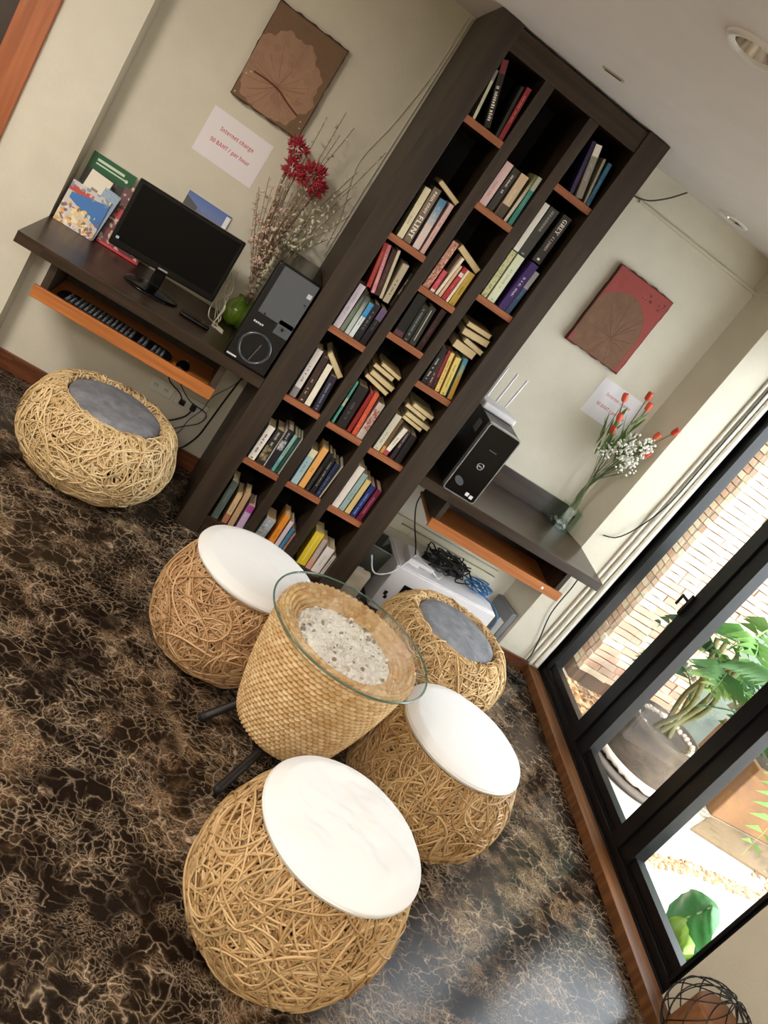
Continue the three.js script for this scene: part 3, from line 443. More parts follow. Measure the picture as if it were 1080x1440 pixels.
{
  const t = thing('desktop_tower', 'dark grey desktop tower with round fan ring beside the bookcase', 'computer', [-0.205, DY, 0.575]);
  const w = 0.2, h = 0.46, d = 0.42;
  part(t, 'case', bx(0, w, 0, h, -d, -0.02, 0.003), M.blackGloss);
  part(t, 'front_bezel', bx(0.004, w - 0.004, 0.002, h - 0.002, -0.022, 0, 0.008), std('#131416', 0.3));
  part(t, 'drive_panel', bx(0.03, w - 0.006, 0.235, h - 0.006, -0.004, 0.003, 0.003), std('#55595c', 0.4));
  part(t, 'lower_panel', bx(0.125, w - 0.006, 0.19, 0.26, -0.004, 0.003, 0.003), std('#55595c', 0.4));
  part(t, 'fan_ring', new THREE.TorusGeometry(0.066, 0.007, 12, 48).translate(0.098, 0.093, 0.004), std('#55585c', 0.25, { metalness: 0.6 }));
  part(t, 'fan_cover', new THREE.CylinderGeometry(0.06, 0.06, 0.006, 40).rotateX(Math.PI / 2).translate(0.098, 0.093, 0.001), std('#0f0f10', 0.35));
  part(t, 'ring_tie', bar([0.098, 0.02, 0.006], [0.115, 0.12, 0.006], 0.0018), M.greyPlastic);
  const btn = (x, y, r) => part(t, 'button', new THREE.CylinderGeometry(r, r, 0.006, 20).rotateX(Math.PI / 2).translate(x, y, 0.004), M.black);
  btn(0.115, 0.225, 0.009); btn(0.155, 0.222, 0.007); btn(0.06, 0.243, 0.004); btn(0.18, 0.36, 0.004);
  part(t, 'port_cover', bx(0.15, 0.188, 0.165, 0.185, 0, 0.005, 0.002), M.black);
  part(t, 'name_badge', face(0.05, 0.014).translate(0.058, 0.195, 0.0015), textPlane(0.05, 0.014, 256, (g, W_, H_) => { g.fillStyle = '#131416'; g.fillRect(0, 0, W_, H_); g.fillStyle = '#c9ccce'; for (let i = 0; i < 5; i++) g.fillRect(14 + i * 48, 14 + (i % 2) * 6, 34, H_ - 30); }));
  part(t, 'white_mark', face(0.045, 0.007).translate(0.03, 0.018, 0.0015), std('#cfd0d0', 0.6));
  part(t, 'case_sticker', face(0.02, 0.02).translate(0.178, 0.4, 0.0036), std('#c4c8ca', 0.5));
}
{ // green round vase with dried flowers
  const t = thing('green_vase', 'round green glazed vase half hidden by the dark tower', 'vase', [-0.232, DY, 0.1]);
  part(t, 'vase_body', lathe([[0, 0], [0.03, 0], [0.055, 0.025], [0.066, 0.065], [0.055, 0.11], [0.03, 0.138], [0.024, 0.15], [0.029, 0.16], [0.024, 0.158], [0.02, 0.15]], 40).scale(0.86, 0.92, 0.86), new THREE.MeshPhysicalMaterial({ color: '#6d8f22', roughness: 0.25, clearcoat: 0.5 }));
}
{
  const t = thing('dried_flower_bunch', 'dried flower stems with crimson blossoms behind the dark tower', 'dried flowers', [-0.232, DY + 0.02, 0.1]);
  const R = rng(77), stems = [], buds = [], pale = [], o = [-0.232, DY + 0.02, 0.1], L = (p) => V(p[0] - o[0], p[1] - o[1], p[2] - o[2]);
  const red = [];
  const stem = (end, r, bend, budEvery, list, from = 0.35, bs = 0.006) => {
    const a = V((R() - 0.5) * 0.02, 0.0, (R() - 0.5) * 0.02), m = V((R() - 0.5) * 0.02 + 0.012, 0.16, (R() - 0.5) * 0.015), e = L(end), q = m.clone().lerp(e, 0.5).add(V(bend[0], bend[1], (R() - 0.5) * 0.04));
    const c = new THREE.CatmullRomCurve3([a, m, q, e]); stems.push(new THREE.TubeGeometry(c, 18, r, 5));
    for (let s = from; s < 1; s += budEvery) { const p = c.getPoint(s), k = bs * (0.6 + 0.8 * R()), dir = V(R() - 0.5, R() - 0.2, R() - 0.5).normalize(); const g = new THREE.IcosahedronGeometry(k, 0).scale(0.7, 1.5, 0.7); g.applyQuaternion(new THREE.Quaternion().setFromUnitVectors(V(0, 1, 0), dir)); g.translate(p.x + dir.x * k * 1.6, p.y + dir.y * k * 1.6, p.z + dir.z * k * 1.6); list.push(g); }
    return c;
  };
  for (const e of [[-0.262, 1.871, 0.12], [-0.03, 1.835, 0.1], [-0.319, 1.809, 0.1], [-0.237, 1.782, 0.14], [-0.083, 1.643, 0.12], [-0.09, 1.70, 0.1], [-0.02, 1.53, 0.14], [-0.03, 1.42, 0.16], [-0.2, 1.84, 0.1], [-0.06, 1.6, 0.16]]) stem(e, 0.0016, [(R() - 0.7) * 0.05, 0.03], 0.025, pale, 0.4, 0.0065);
  for (let i = 0; i < 22; i++) stem([-0.42 + R() * 0.24, 1.3 + R() * 0.28, 0.05 + R() * 0.15], 0.0013, [-0.03 + R() * 0.03, 0], 0.04, buds, 0.3, 0.0075);
  for (let i = 0; i < 9; i++) stem([-0.26 + R() * 0.2, 1.28 + R() * 0.24, 0.06 + R() * 0.15], 0.0013, [0.01, 0], 0.035, pale, 0.3, 0.0085);
  for (const [cx, cy, cz, rr, n] of [[-0.36, 1.635, 0.12, 0.055, 75], [-0.335, 1.56, 0.14, 0.05, 85], [-0.245, 1.575, 0.15, 0.072, 190], [-0.2, 1.545, 0.13, 0.05, 80]]) {
    const c = stem([cx, cy - 0.02, cz], 0.002, [-0.02, 0], 0.08, buds, 0.5, 0.004);
    for (let i = 0; i < 7; i++) stem([cx + (R() - 0.5) * rr, cy + (R() - 0.5) * rr, cz + (R() - 0.5) * rr], 0.0011, [-0.02, 0], 0.05, buds, 0.45, 0.004);
    for (let i = 0; i < n; i++) { const dir = V(R() - 0.5, R() - 0.5, R() - 0.5).normalize(), d = rr * (0.35 + 0.65 * Math.cbrt(R())), g = new THREE.ConeGeometry(0.0055, 0.022 + R() * 0.013, 4); g.applyQuaternion(new THREE.Quaternion().setFromUnitVectors(V(0, 1, 0), V(dir.x + R() - 0.5, dir.y + R() - 0.5, dir.z + R() - 0.5).normalize())); const p = L([cx + dir.x * d, cy + dir.y * d, cz + dir.z * d]); g.translate(p.x, p.y, p.z); red.push(g); }
  }
  part(t, 'stems', merge(stems), std('#85705a', 0.8), 'stuff'); part(t, 'buds', merge(buds), std('#d8bfa8', 0.8), 'stuff'); part(t, 'pale_buds', merge(pale), std('#d6d2b4', 0.8), 'stuff');
  part(t, 'red_blossoms', merge(red), std('#b0283a', 0.7), 'stuff');
}
function leafArt(name, label, x0, x1, y0, y1, seed, draw, edge) {
  const w = x1 - x0, h = y1 - y0, t = thing(name, label, 'wall art', [(x0 + x1) / 2, y0, 0.001]);
  const R = rng(seed), g = new THREE.BoxGeometry(w, h, 0.03, 14, 18, 1), p = g.attributes.position;
  for (let i = 0; i < p.count; i++) { const X = p.getX(i), Y = p.getY(i); if (Math.abs(Y) > h / 2 - 1e-4) p.setY(i, Y + (fbm(X * 60 + seed, 1, 4096, seed, 2) - 0.5) * 0.012); if (Math.abs(X) > w / 2 - 1e-4) p.setX(i, p.getX(i) + (fbm(Y * 40 + seed, 5, 4096, seed, 2) - 0.5) * 0.006); }
  g.computeVertexNormals(); g.translate(0, h / 2, 0.015);
  part(t, 'board', g, std(edge, 0.85));
  const f = new THREE.PlaneGeometry(w - 0.008, h - 0.014, 1, 1).translate(0, h / 2, 0.0308);
  const map = canvasTex(512, 640, (c, W_, H_) => draw(c, W_, H_, R));
  part(t, 'leaf_face', f, new THREE.MeshStandardMaterial({ map, roughness: 0.85, bumpMap: map, bumpScale: 0.002 }));
}
const blotch = (g, W_, H_, R, n, cols, s0, s1, a) => { for (let i = 0; i < n; i++) { g.globalAlpha = a * R(); g.fillStyle = cols[Math.floor(R() * cols.length)]; g.beginPath(); g.ellipse(R() * W_, R() * H_, s0 + R() * s1, s0 + R() * s1, R() * 3, 0, 7); g.fill(); } g.globalAlpha = 1; };
leafArt('leaf_wall_art', 'brown pressed leaf panel above the paper notice and monitor', -0.713, -0.378, 1.655, 2.076, 3, (g, W_, H_, R) => {
  g.fillStyle = '#7a6048'; g.fillRect(0, 0, W_, H_); blotch(g, W_, H_, R, 160, ['#6b523c', '#8a6c52', '#745a42'], 6, 30, 0.25);
  g.save(); g.beginPath(); for (let k = 0; k <= 80; k++) { const a = k / 80 * Math.PI * 2, r = 262 + 14 * Math.sin(a * 9) + 8 * Math.sin(a * 23); g.lineTo(W_ * 0.44 + Math.cos(a) * r, H_ * 0.6 + Math.sin(a) * r * 1.05); } g.closePath(); g.clip();
  g.fillStyle = '#a38068'; g.fillRect(0, 0, W_, H_); blotch(g, W_, H_, R, 240, ['#b08c70', '#94705a', '#9e7860', '#8a6850'], 6, 40, 0.35);
  for (let k = 0; k < 90; k++) { const a = R() * Math.PI * 2, l = 120 + R() * 160; g.strokeStyle = R() > 0.4 ? '#6a4530' : '#a5805f'; g.globalAlpha = 0.35; g.lineWidth = 1 + R() * 3; g.beginPath(); g.moveTo(W_ * 0.46, H_ * 0.68); g.quadraticCurveTo(W_ * 0.46 + Math.cos(a) * l * 0.5 + R() * 30, H_ * 0.68 + Math.sin(a) * l * 0.5 + R() * 30, W_ * 0.46 + Math.cos(a) * l, H_ * 0.68 + Math.sin(a) * l); g.stroke(); }
  g.globalAlpha = 0.8; g.strokeStyle = '#4a2616'; g.lineWidth = 12; g.beginPath(); g.moveTo(W_ * 0.12, H_ * 0.7); g.quadraticCurveTo(W_ * 0.4, H_ * 0.68, W_ * 0.55, H_ * 0.72); g.quadraticCurveTo(W_ * 0.75, H_ * 0.8, W_, H_ * 0.83); g.stroke(); g.restore();
  g.globalAlpha = 1; g.fillStyle = '#d8c4a8'; for (const [a, b] of [[0.09, 0.72], [0.05, 0.76], [0.93, 0.84], [0.96, 0.9], [0.03, 0.97]]) { g.beginPath(); g.arc(W_ * a, H_ * b, 5, 0, 7); g.fill(); }
}, '#4a3524');
leafArt('leaf_wall_art', 'red panel with a round brown leaf above the router desk', 1.198, 1.535, 1.632, 2.066, 8, (g, W_, H_, R) => {
  g.fillStyle = '#9c4a44'; g.fillRect(0, 0, W_, H_); blotch(g, W_, H_, R, 160, ['#8a3f3a', '#aa5650', '#96443f'], 6, 30, 0.25);
  g.fillStyle = '#4c241e'; for (let i = 0; i < 14; i++) { g.globalAlpha = 0.7; g.beginPath(); g.ellipse(W_ * (0.55 + R() * 0.4), H_ * (0.05 + R() * 0.12), 3 + R() * 6, 3 + R() * 8, R(), 0, 7); g.fill(); } g.globalAlpha = 1;
  g.save(); g.beginPath(); g.ellipse(W_ * 0.43, H_ * 0.64, W_ * 0.5, H_ * 0.44, 0, 0, 7); g.rect(W_ * 0.05, H_ * 0.6, W_ * 0.88, H_ * 0.42); g.clip(); g.fillStyle = '#7a5a44'; g.fillRect(0, 0, W_, H_); blotch(g, W_, H_, R, 260, ['#684a36', '#8a6a52', '#705040', '#80604a'], 6, 36, 0.3);
  for (let k = 0; k < 60; k++) { const a = R() * Math.PI * 2, l = 120 + R() * 180; g.strokeStyle = R() > 0.5 ? '#4d2f1e' : '#8a6448'; g.globalAlpha = 0.3; g.lineWidth = 2 + R() * 4; g.beginPath(); g.moveTo(W_ * 0.55, H_ * 0.72); g.lineTo(W_ * 0.55 + Math.cos(a) * l, H_ * 0.72 + Math.sin(a) * l); g.stroke(); } g.restore();
}, '#5a2a24');
function notice(x, y, w, h, label, draw, turn = 0) {
  const m = solo('paper_notice', label, 'paper', new THREE.BoxGeometry(w, h, 0.0012), [M.white, M.white, M.white, M.white, textPlane(w, h, 768, draw, 0.8), M.white], 'paper notices on the wall');
  m.position.set(x, y, 0.0012); m.rotation.z = turn;
}
notice(-0.596, 1.472, 0.296, 0.21, 'white paper notice about internet charge under the brown leaf panel', (g, w, h) => { g.fillStyle = '#efe9ec'; g.fillRect(0, 0, w, h); g.fillStyle = '#c2505e'; g.textAlign = 'center'; g.textBaseline = 'middle'; g.font = 'bold 66px sans-serif'; g.globalAlpha = 0.85; g.fillText('Internet charge', w * 0.5, h * 0.32, w * 0.56); g.fillText('50 BAHT / per hour', w * 0.49, h * 0.6, w * 0.66); }, -0.015);
notice(1.655, 1.485, 0.29, 0.21, 'white paper notice half hidden by the tulip bouquet', (g, w, h) => { g.fillStyle = '#ebe8ea'; g.fillRect(0, 0, w, h); g.fillStyle = '#c2505e'; g.textAlign = 'center'; g.textBaseline = 'middle'; g.font = 'bold 66px sans-serif'; g.globalAlpha = 0.7; g.fillText('Internet charge', w * 0.5, h * 0.32, w * 0.56); g.fillText('50 BAHT / per hour', w * 0.5, h * 0.62, w * 0.66); }, -0.01);
{ // brochures leaning in the corner
  const lean = (name, label, x, z, w, h, rz, rx, draw, th = 0.006, dy = 0) => {
    const m = solo(name, label, 'brochure', new THREE.BoxGeometry(w, h, th).translate(w / 2, h / 2, 0), [M.white, M.white, M.white, M.white, textPlane(w, h, 384, draw, 0.45), M.white], 'brochures leaning beside the monitor');
    m.position.set(x, DY + 0.001 + dy, z); m.rotation.set(rx, 0, rz);
  };
  const R = rng(12), conf = (g, w, h, cols, n, s) => { for (let i = 0; i < n; i++) { g.fillStyle = cols[Math.floor(R() * cols.length)]; g.globalAlpha = 0.8; g.beginPath(); g.ellipse(R() * w, R() * h, s * (0.4 + R()), s * (0.3 + R() * 0.6), R() * 3, 0, 7); g.fill(); } g.globalAlpha = 1; };
  lean('travel_magazine', 'red spined food magazine leaning behind the monitor', -0.905, 0.095, 0.2, 0.285, 0, -0.25, (g, w, h) => { g.fillStyle = '#5a1f28'; g.fillRect(0, 0, w, h); conf(g, w, h, ['#d8b890', '#e6d2b8', '#8c3038', '#c08a58', '#3a1820'], 150, 24); g.fillStyle = '#c92430'; g.fillRect(0, h * 0.96, w, h * 0.04); g.fillRect(w * 0.1, h * 0.38, w * 0.28, h * 0.16); }, 0.012);
  lean('city_map_booklet', 'green headed map booklet standing in the niche corner', -1.085, 0.055, 0.205, 0.325, 0, -0.1, (g, w, h) => { g.fillStyle = '#3a3a30'; g.fillRect(0, 0, w, h); conf(g, w, h, ['#8c8a70', '#4a5a44', '#b8ac90', '#2c2c28'], 90, 18); g.fillStyle = '#14592e'; g.fillRect(0, 0, w, h * 0.22); g.fillStyle = '#cfe0c8'; g.fillRect(w * 0.14, h * 0.06, w * 0.62, h * 0.035); g.fillRect(w * 0.14, h * 0.12, w * 0.7, h * 0.02); g.beginPath(); g.arc(w * 0.84, h * 0.13, 14, 0, 7); g.fill(); }, 0.01);
  lean('tour_leaflet', 'colourful tour leaflet with blue and yellow pictures', -1.093, 0.152, 0.178, 0.19, 0, -0.2, (g, w, h) => { g.fillStyle = '#c8c4be'; g.fillRect(0, 0, w, h); g.fillStyle = '#b8402f'; g.fillRect(0, h * 0.1, w * 0.6, h * 0.14); g.fillStyle = '#2f6fb4'; g.beginPath(); g.moveTo(w * 0.1, h * 0.26); g.lineTo(w, h * 0.1); g.lineTo(w, h * 0.7); g.lineTo(w * 0.1, h * 0.4); g.fill(); conf(g, w, h * 0.2, ['#7c8ca0', '#d8d0c4'], 20, 20); g.save(); g.translate(0, h * 0.5); conf(g, w, h * 0.5, ['#e8c060', '#d89a40', '#f2e0b0', '#8a5a6a', '#6a5a5c', '#e6d8cc'], 110, 22); g.restore(); }, 0.003);
  lean('folded_leaflet', 'cream folded leaflet in front of the green map booklet', -1.066, 0.128, 0.1, 0.265, -0.06, -0.2, (g, w, h) => { g.fillStyle = '#e4dcc8'; g.fillRect(0, 0, w, h); g.fillStyle = '#8c8470'; g.fillRect(w * 0.35, h * 0.25, w * 0.3, h * 0.05); g.fillRect(w * 0.5, h * 0.34, w * 0.25, h * 0.03); }, 0.003, 0.001);
  lean('seaside_leaflet', 'pale blue leaflet beside the cream folded one', -0.985, 0.14, 0.075, 0.225, -0.08, -0.2, (g, w, h) => { g.fillStyle = '#8fa9c0'; g.fillRect(0, 0, w, h); conf(g, w, h * 0.35, ['#c8c8b8', '#8a8a78', '#b0b8a8'], 50, 16); g.save(); g.translate(0, h * 0.3); conf(g, w, h * 0.6, ['#b8cad8', '#7f9cb8', '#9fb8cc'], 40, 24); g.restore(); }, 0.003, 0.008);
  const pc = solo('picture_postcard', 'blue landscape postcard on the wall behind the monitor', 'postcard', new THREE.BoxGeometry(0.215, 0.15, 0.002).translate(0, 0.075, 0), [M.white, M.white, M.white, M.white, textPlane(0.215, 0.15, 384, (g, w, h) => { const q = g.createLinearGradient(0, 0, 0, h); q.addColorStop(0, '#5f78b4'); q.addColorStop(1, '#aab4d0'); g.fillStyle = q; g.fillRect(0, 0, w, h); g.fillStyle = '#5c5c5e'; g.beginPath(); g.moveTo(0, h * 0.14); g.lineTo(w * 0.45, h * 0.4); g.lineTo(0, h * 0.6); g.fill(); g.fillStyle = '#7c84b0'; for (let k = 0; k < 12; k++) g.fillRect(w * (0.3 + k * 0.06), h * (0.3 + 0.03 * (k % 3)), 20, h * 0.2); g.fillStyle = '#f4f4f6'; g.fillRect(w * 0.9, h * 0.06, w * 0.1, h * 0.4); }), M.white]);
  pc.position.set(-0.56, 1.065, 0.02); pc.rotation.x = -0.08;
}
// ---------------------------------------------------------------- sockets and cables under the monitor desk
function socket(x, y, w, h, label, holes) {
  const t = thing('wall_socket', label, 'socket', [x, y, 0.001]);
  part(t, 'face_plate', bx(0, w, 0, h, 0, 0.01, 0.003), std('#dcd9cc', 0.5));
  for (const [cx, cy] of holes) { const o = part(t, 'outlet', new THREE.CylinderGeometry(0.015, 0.015, 0.002, 24).rotateX(Math.PI / 2).translate(cx, cy, 0.0105), std('#cfccc0', 0.5)); part(o, 'pin_holes', merge([-1, 1].map((s) => new THREE.CylinderGeometry(0.0026, 0.0026, 0.002, 10).rotateX(Math.PI / 2).translate(cx + s * 0.006, cy, 0.0112))), M.black); }
}
socket(-0.405, 0.29, 0.125, 0.075, 'beige double wall socket left of the plugs', [[0.035, 0.037], [0.09, 0.037]]);
socket(-0.262, 0.285, 0.17, 0.075, 'beige wall socket with black plugs under the tray', [[0.04, 0.037], [0.1, 0.037]]);
solo('power_plug', 'black plug in the beige socket with a straight cord', 'plug', merge([bx(-0.176, -0.148, 0.308, 0.336, 0.012, 0.045, 0.005), tube([[-0.162, 0.31, 0.04], [-0.175, 0.27, 0.045], [-0.215, 0.22, 0.04], [-0.262, 0.17, 0.03], [-0.27, 0.1, 0.03], [-0.25, 0.012, 0.05]], 0.004)]), M.cable);
solo('power_plug', 'black plug with a looping cord under the orange tray', 'plug', merge([bx(-0.236, -0.206, 0.305, 0.33, 0.012, 0.04, 0.005), tube([[-0.22, 0.32, 0.04], [-0.25, 0.36, 0.05], [-0.33, 0.4, 0.06], [-0.36, 0.47, 0.07]], 0.0035), tube([[-0.3, 0.43, 0.06], [-0.2, 0.36, 0.06], [-0.1, 0.34, 0.05], [-0.085, 0.31, 0.03], [-0.1, 0.26, 0.02], [-0.17, 0.19, 0.015], [-0.22, 0.12, 0.02], [-0.23, 0.01, 0.04]], 0.0025)]), M.cable);
solo('power_cable', 'thick black cable hanging down beside the bookcase side', 'cable', tube([[-0.02, 0.756, 0.16], [-0.035, 0.62, 0.05], [-0.05, 0.45, 0.03], [-0.06, 0.3, 0.025], [-0.07, 0.2, 0.025], [-0.1, 0.12, 0.03], [-0.13, 0.08, 0.04], [-0.16, 0.01, 0.05]], 0.0045), M.cable);
solo('thin_cable', 'thin grey cable hanging beside the thick black cable', 'cable', tube([[-0.03, 0.6, 0.06], [-0.07, 0.5, 0.03], [-0.11, 0.42, 0.02], [-0.12, 0.33, 0.018], [-0.15, 0.25, 0.02], [-0.16, 0.17, 0.02], [-0.19, 0.1, 0.022], [-0.2, 0.01, 0.03]], 0.002), std('#3a3834', 0.6));
solo('hanging_wire', 'straight pale wire running up the wall edge beside the bookcase', 'cable', tube([[-0.012, 1.3, 0.006], [-0.018, 1.7, 0.006], [-0.015, 2.1, 0.006], [-0.012, 2.47, 0.006]], 0.0028, 30), std('#d9d3c2', 0.6));
solo('hanging_wire', 'loose pale wire bowing away from the bookcase on the wall', 'cable', tube([[-0.03, 1.35, 0.006], [-0.045, 1.5, 0.006], [-0.1, 1.72, 0.005], [-0.06, 1.95, 0.005], [-0.03, 2.2, 0.006], [-0.028, 2.47, 0.006]], 0.002, 40), std('#d9d3c2', 0.6));
solo('monitor_cables', 'white and dark cables bunched behind the monitor', 'cable', (() => { const R = rng(202); return merge(Array.from({ length: 7 }, () => tube([[-0.36 + R() * 0.05, 1.04 + R() * 0.03, 0.24], [-0.34 + R() * 0.05, 0.97, 0.22 + R() * 0.04], [-0.35 + R() * 0.07, 0.9, 0.22 + R() * 0.06], [-0.33 + R() * 0.06, 0.84, 0.22 + R() * 0.08], [-0.3 + R() * 0.03, 0.813, 0.2 + R() * 0.14], [-0.24, 0.813, 0.28 + R() * 0.06]], 0.0026))); })(), std('#c4bba8', 0.6)).userData.kind = 'stuff';
solo('mobile_phone', 'black handset lying on the desk beside the monitor foot', 'phone', bx(-0.44, -0.3, DY + 0.0005, DY + 0.02, 0.36, 0.42, 0.008), M.blackGloss);
// ---------------------------------------------------------------- router desk
{
  const t = thing('desktop_tower', 'glossy black desktop tower with silver rim carrying the router', 'computer', [0.945, DY, 0.574]);
  const w = 0.175, h = 0.375, d = 0.43;
  part(t, 'case', bx(0.002, w - 0.002, 0.002, h - 0.003, -d, -0.03, 0.004), std('#1a1a1b', 0.35));
  const rim = new THREE.Shape(), hole = new THREE.Path(), rr = (s, x0, y0, x1, y1, r) => { s.moveTo(x0 + r, y0); s.lineTo(x1 - r, y0); s.quadraticCurveTo(x1, y0, x1, y0 + r); s.lineTo(x1, y1 - r); s.quadraticCurveTo(x1, y1, x1 - r, y1); s.lineTo(x0 + r, y1); s.quadraticCurveTo(x0, y1, x0, y1 - r); s.lineTo(x0, y0 + r); s.quadraticCurveTo(x0, y0, x0 + r, y0); };
  rr(rim, 0, 0, w, h, 0.016); rr(hole, 0.005, 0.005, w - 0.005, h - 0.005, 0.012); rim.holes.push(hole);
  part(t, 'silver_rim', new THREE.ExtrudeGeometry(rim, { depth: 0.034, bevelEnabled: false, curveSegments: 6 }).translate(0, 0, -0.032), std('#b9bcc0', 0.25, { metalness: 0.8 })).userData.label = 'silver rim';
  const fr = new THREE.Shape(); rr(fr, 0.005, 0.005, w - 0.005, h - 0.005, 0.012);
  part(t, 'front_panel', new THREE.ExtrudeGeometry(fr, { depth: 0.03, bevelEnabled: false, curveSegments: 6 }).translate(0, 0, -0.031), M.blackGloss);
  part(t, 'drive_seam', bx(0.075, 0.115, 0.262, 0.265, -0.002, 0.0), std('#8a8d90', 0.3, { metalness: 0.7 }));
  const em = part(t, 'round_emblem', new THREE.TorusGeometry(0.0155, 0.003, 10, 32).translate(0.088, 0.175, 0.0), std('#9a9da2', 0.25, { metalness: 0.8 }));
  part(em, 'emblem_letters', face(0.022, 0.01).translate(0.088, 0.175, 0.0006), textPlane(0.022, 0.01, 128, (g, W_, H_) => { g.fillStyle = '#0a0a0c'; g.fillRect(0, 0, W_, H_); g.fillStyle = '#c9ccd0'; g.font = 'bold 50px sans-serif'; g.textAlign = 'center'; g.textBaseline = 'middle'; g.fillText('DELL', W_ / 2, H_ / 2, W_ * 0.95); }));
  part(t, 'power_lens', new THREE.CircleGeometry(0.028, 28).scale(1, 0.6, 1).rotateZ(-0.5).translate(0.047, 0.068, 0.0004), std('#4c5054', 0.3));
  for (const [x, y] of [[0.12, 0.03], [0.145, 0.026]]) part(t, 'sticker', face(0.018, 0.018).translate(x, y, 0.0005), std('#d9dcde', 0.5));
  part(t, 'side_label', bx(0.0, 0.0018, 0.28, 0.335, -0.16, -0.1), std('#8d8f92', 0.5));
}
{
  const t = thing('wifi_router', 'white router with three antennas on the black tower', 'router', [0.945, DY + 0.3725, 0.31]);
  part(t, 'shell', bx(-0.012, 0.178, 0, 0.034, -0.09, 0.07, 0.012), M.whitePlastic);
  for (const [x, tx] of [[0.03, 0.0], [0.085, 0.005], [0.14, 0.01]]) { const a = part(t, 'antenna', bar([x, 0.016, -0.08], [x + tx, 0.2, -0.08], 0.0055, 12), M.whitePlastic); part(a, 'hinge', new THREE.CylinderGeometry(0.007, 0.007, 0.016, 14).translate(x, 0.024, -0.088), M.whitePlastic); }
}
{
  const o = [1.805, DY, 0.085], t = thing('glass_vase', 'clear square glass vase holding tulip stems', 'vase', o);
  const w = 0.05, gl = new THREE.MeshPhysicalMaterial({ color: '#f4fbf6', roughness: 0.02, transmission: 1, thickness: 0, ior: 1.45 });
  const out = new THREE.Shape([new THREE.Vector2(-w, -w), new THREE.Vector2(w, -w), new THREE.Vector2(w, w), new THREE.Vector2(-w, w)]), ho = new THREE.Path([new THREE.Vector2(-w + 0.006, -w + 0.006), new THREE.Vector2(-w + 0.006, w - 0.006), new THREE.Vector2(w - 0.006, w - 0.006), new THREE.Vector2(w - 0.006, -w + 0.006)]); out.holes.push(ho);
  part(t, 'walls', new THREE.ExtrudeGeometry(out, { depth: 0.135, bevelEnabled: false }).rotateX(-Math.PI / 2).translate(0, 0.003, 0), gl);
  part(t, 'base', bx(-w, w, 0.0005, 0.014, -w, w, 0.002), gl);
  part(t, 'gravel', merge(Array.from({ length: 26 }, (_, i) => { const R = rng(i + 40); R(); return new THREE.IcosahedronGeometry(0.008 + R() * 0.004, 0).translate((R() - 0.5) * 0.075, 0.022 + R() * 0.01, (R() - 0.5) * 0.075); })), std('#b9b2a8', 0.8), 'stuff');
  const b = thing('tulip_bouquet', "orange tulips and white baby's breath in the glass vase", 'flowers', [o[0], DY + 0.03, o[2]]);
  const R = rng(31), L = (p) => V(p[0] - o[0], p[1] - DY - 0.03, p[2] - o[2]), stems = [], leaves = [], white = [];
  const X = [1.772, 1.1, 0.11];
  const heads = [[1.6, 1.555, 0.15], [1.7, 1.625, 0.14], [1.725, 1.585, 0.16], [1.893, 1.565, 0.22], [1.858, 1.49, 0.17], [1.866, 1.388, 0.19], [1.64, 1.462, 0.16], [1.645, 1.395, 0.18]];
  const blade = (a, dir, len, wid, bend) => { // a flat tapered leaf with a fold
    const side = V(-dir.z, 0, dir.x).add(V(0.01, 0, 0)).normalize(), n = 8, pos = [], idx = [];
    for (let i = 0; i <= n; i++) { const s = i / n, c = a.clone().addScaledVector(dir, len * s).add(V(0, -bend * s * s, 0)), ww = wid * Math.sin(Math.PI * Math.min(1, 0.12 + s * 0.88)); for (const k of [-1, 0, 1]) { const q = c.clone().addScaledVector(side, k * ww); q.z -= k ? 0.15 * ww : 0; pos.push(q.x, q.y, q.z); } }
    for (let i = 0; i < n; i++) for (let k = 0; k < 2; k++) { const v = i * 3 + k; idx.push(v, v + 1, v + 3, v + 1, v + 4, v + 3); }
    const g = new THREE.BufferGeometry(); g.setAttribute('position', new THREE.Float32BufferAttribute(pos, 3)); g.setIndex(idx); g.computeVertexNormals(); g.setAttribute('uv', new THREE.Float32BufferAttribute(new Float32Array(pos.length / 3 * 2), 2)); return g;
  };
  const leafMat = new THREE.MeshPhysicalMaterial({ color: '#5f7f3c', roughness: 0.7, transmission: 0.2, thickness: 0, side: THREE.DoubleSide });
  heads.forEach((h, i) => {
    const x = L(X).add(V((R() - 0.5) * 0.02, (R() - 0.5) * 0.05, (R() - 0.5) * 0.02)), e = L(h);
    stems.push(new THREE.TubeGeometry(new THREE.CatmullRomCurve3([V((R() - 0.5) * 0.06, 0, (R() - 0.5) * 0.06), V((x.x) * 0.35 + (R() - 0.5) * 0.03, 0.13, 0.01 + (R() - 0.5) * 0.02), x, x.clone().lerp(e, 0.55).add(V(0, 0.03, 0)), e]), 20, 0.0028, 6));
    const up = e.clone().sub(x).normalize(), q = new THREE.Quaternion().setFromUnitVectors(V(0, 1, 0), up), petals = [];
    for (let k = 0; k < 6; k++) { const g = new THREE.SphereGeometry(0.014, 10, 8).scale(0.75, 1.7, 0.42).translate(0, 0.018, 0.0085).rotateX(0.06).rotateY(k / 6 * Math.PI * 2); petals.push(g); }
    const f = part(b, 'tulip_head', merge(petals).applyQuaternion(q).translate(e.x, e.y, e.z), std(i % 2 ? '#c8452a' : '#d65a34', 0.6));
    for (let k = 0; k < 2; k++) leaves.push(blade(x.clone().lerp(e, 0.45 + R() * 0.3), up.clone().add(V((R() - 0.5) * 0.8, 0.1, (R() - 0.5) * 0.8)).normalize(), 0.12 + R() * 0.06, 0.009, 0.03));
  });
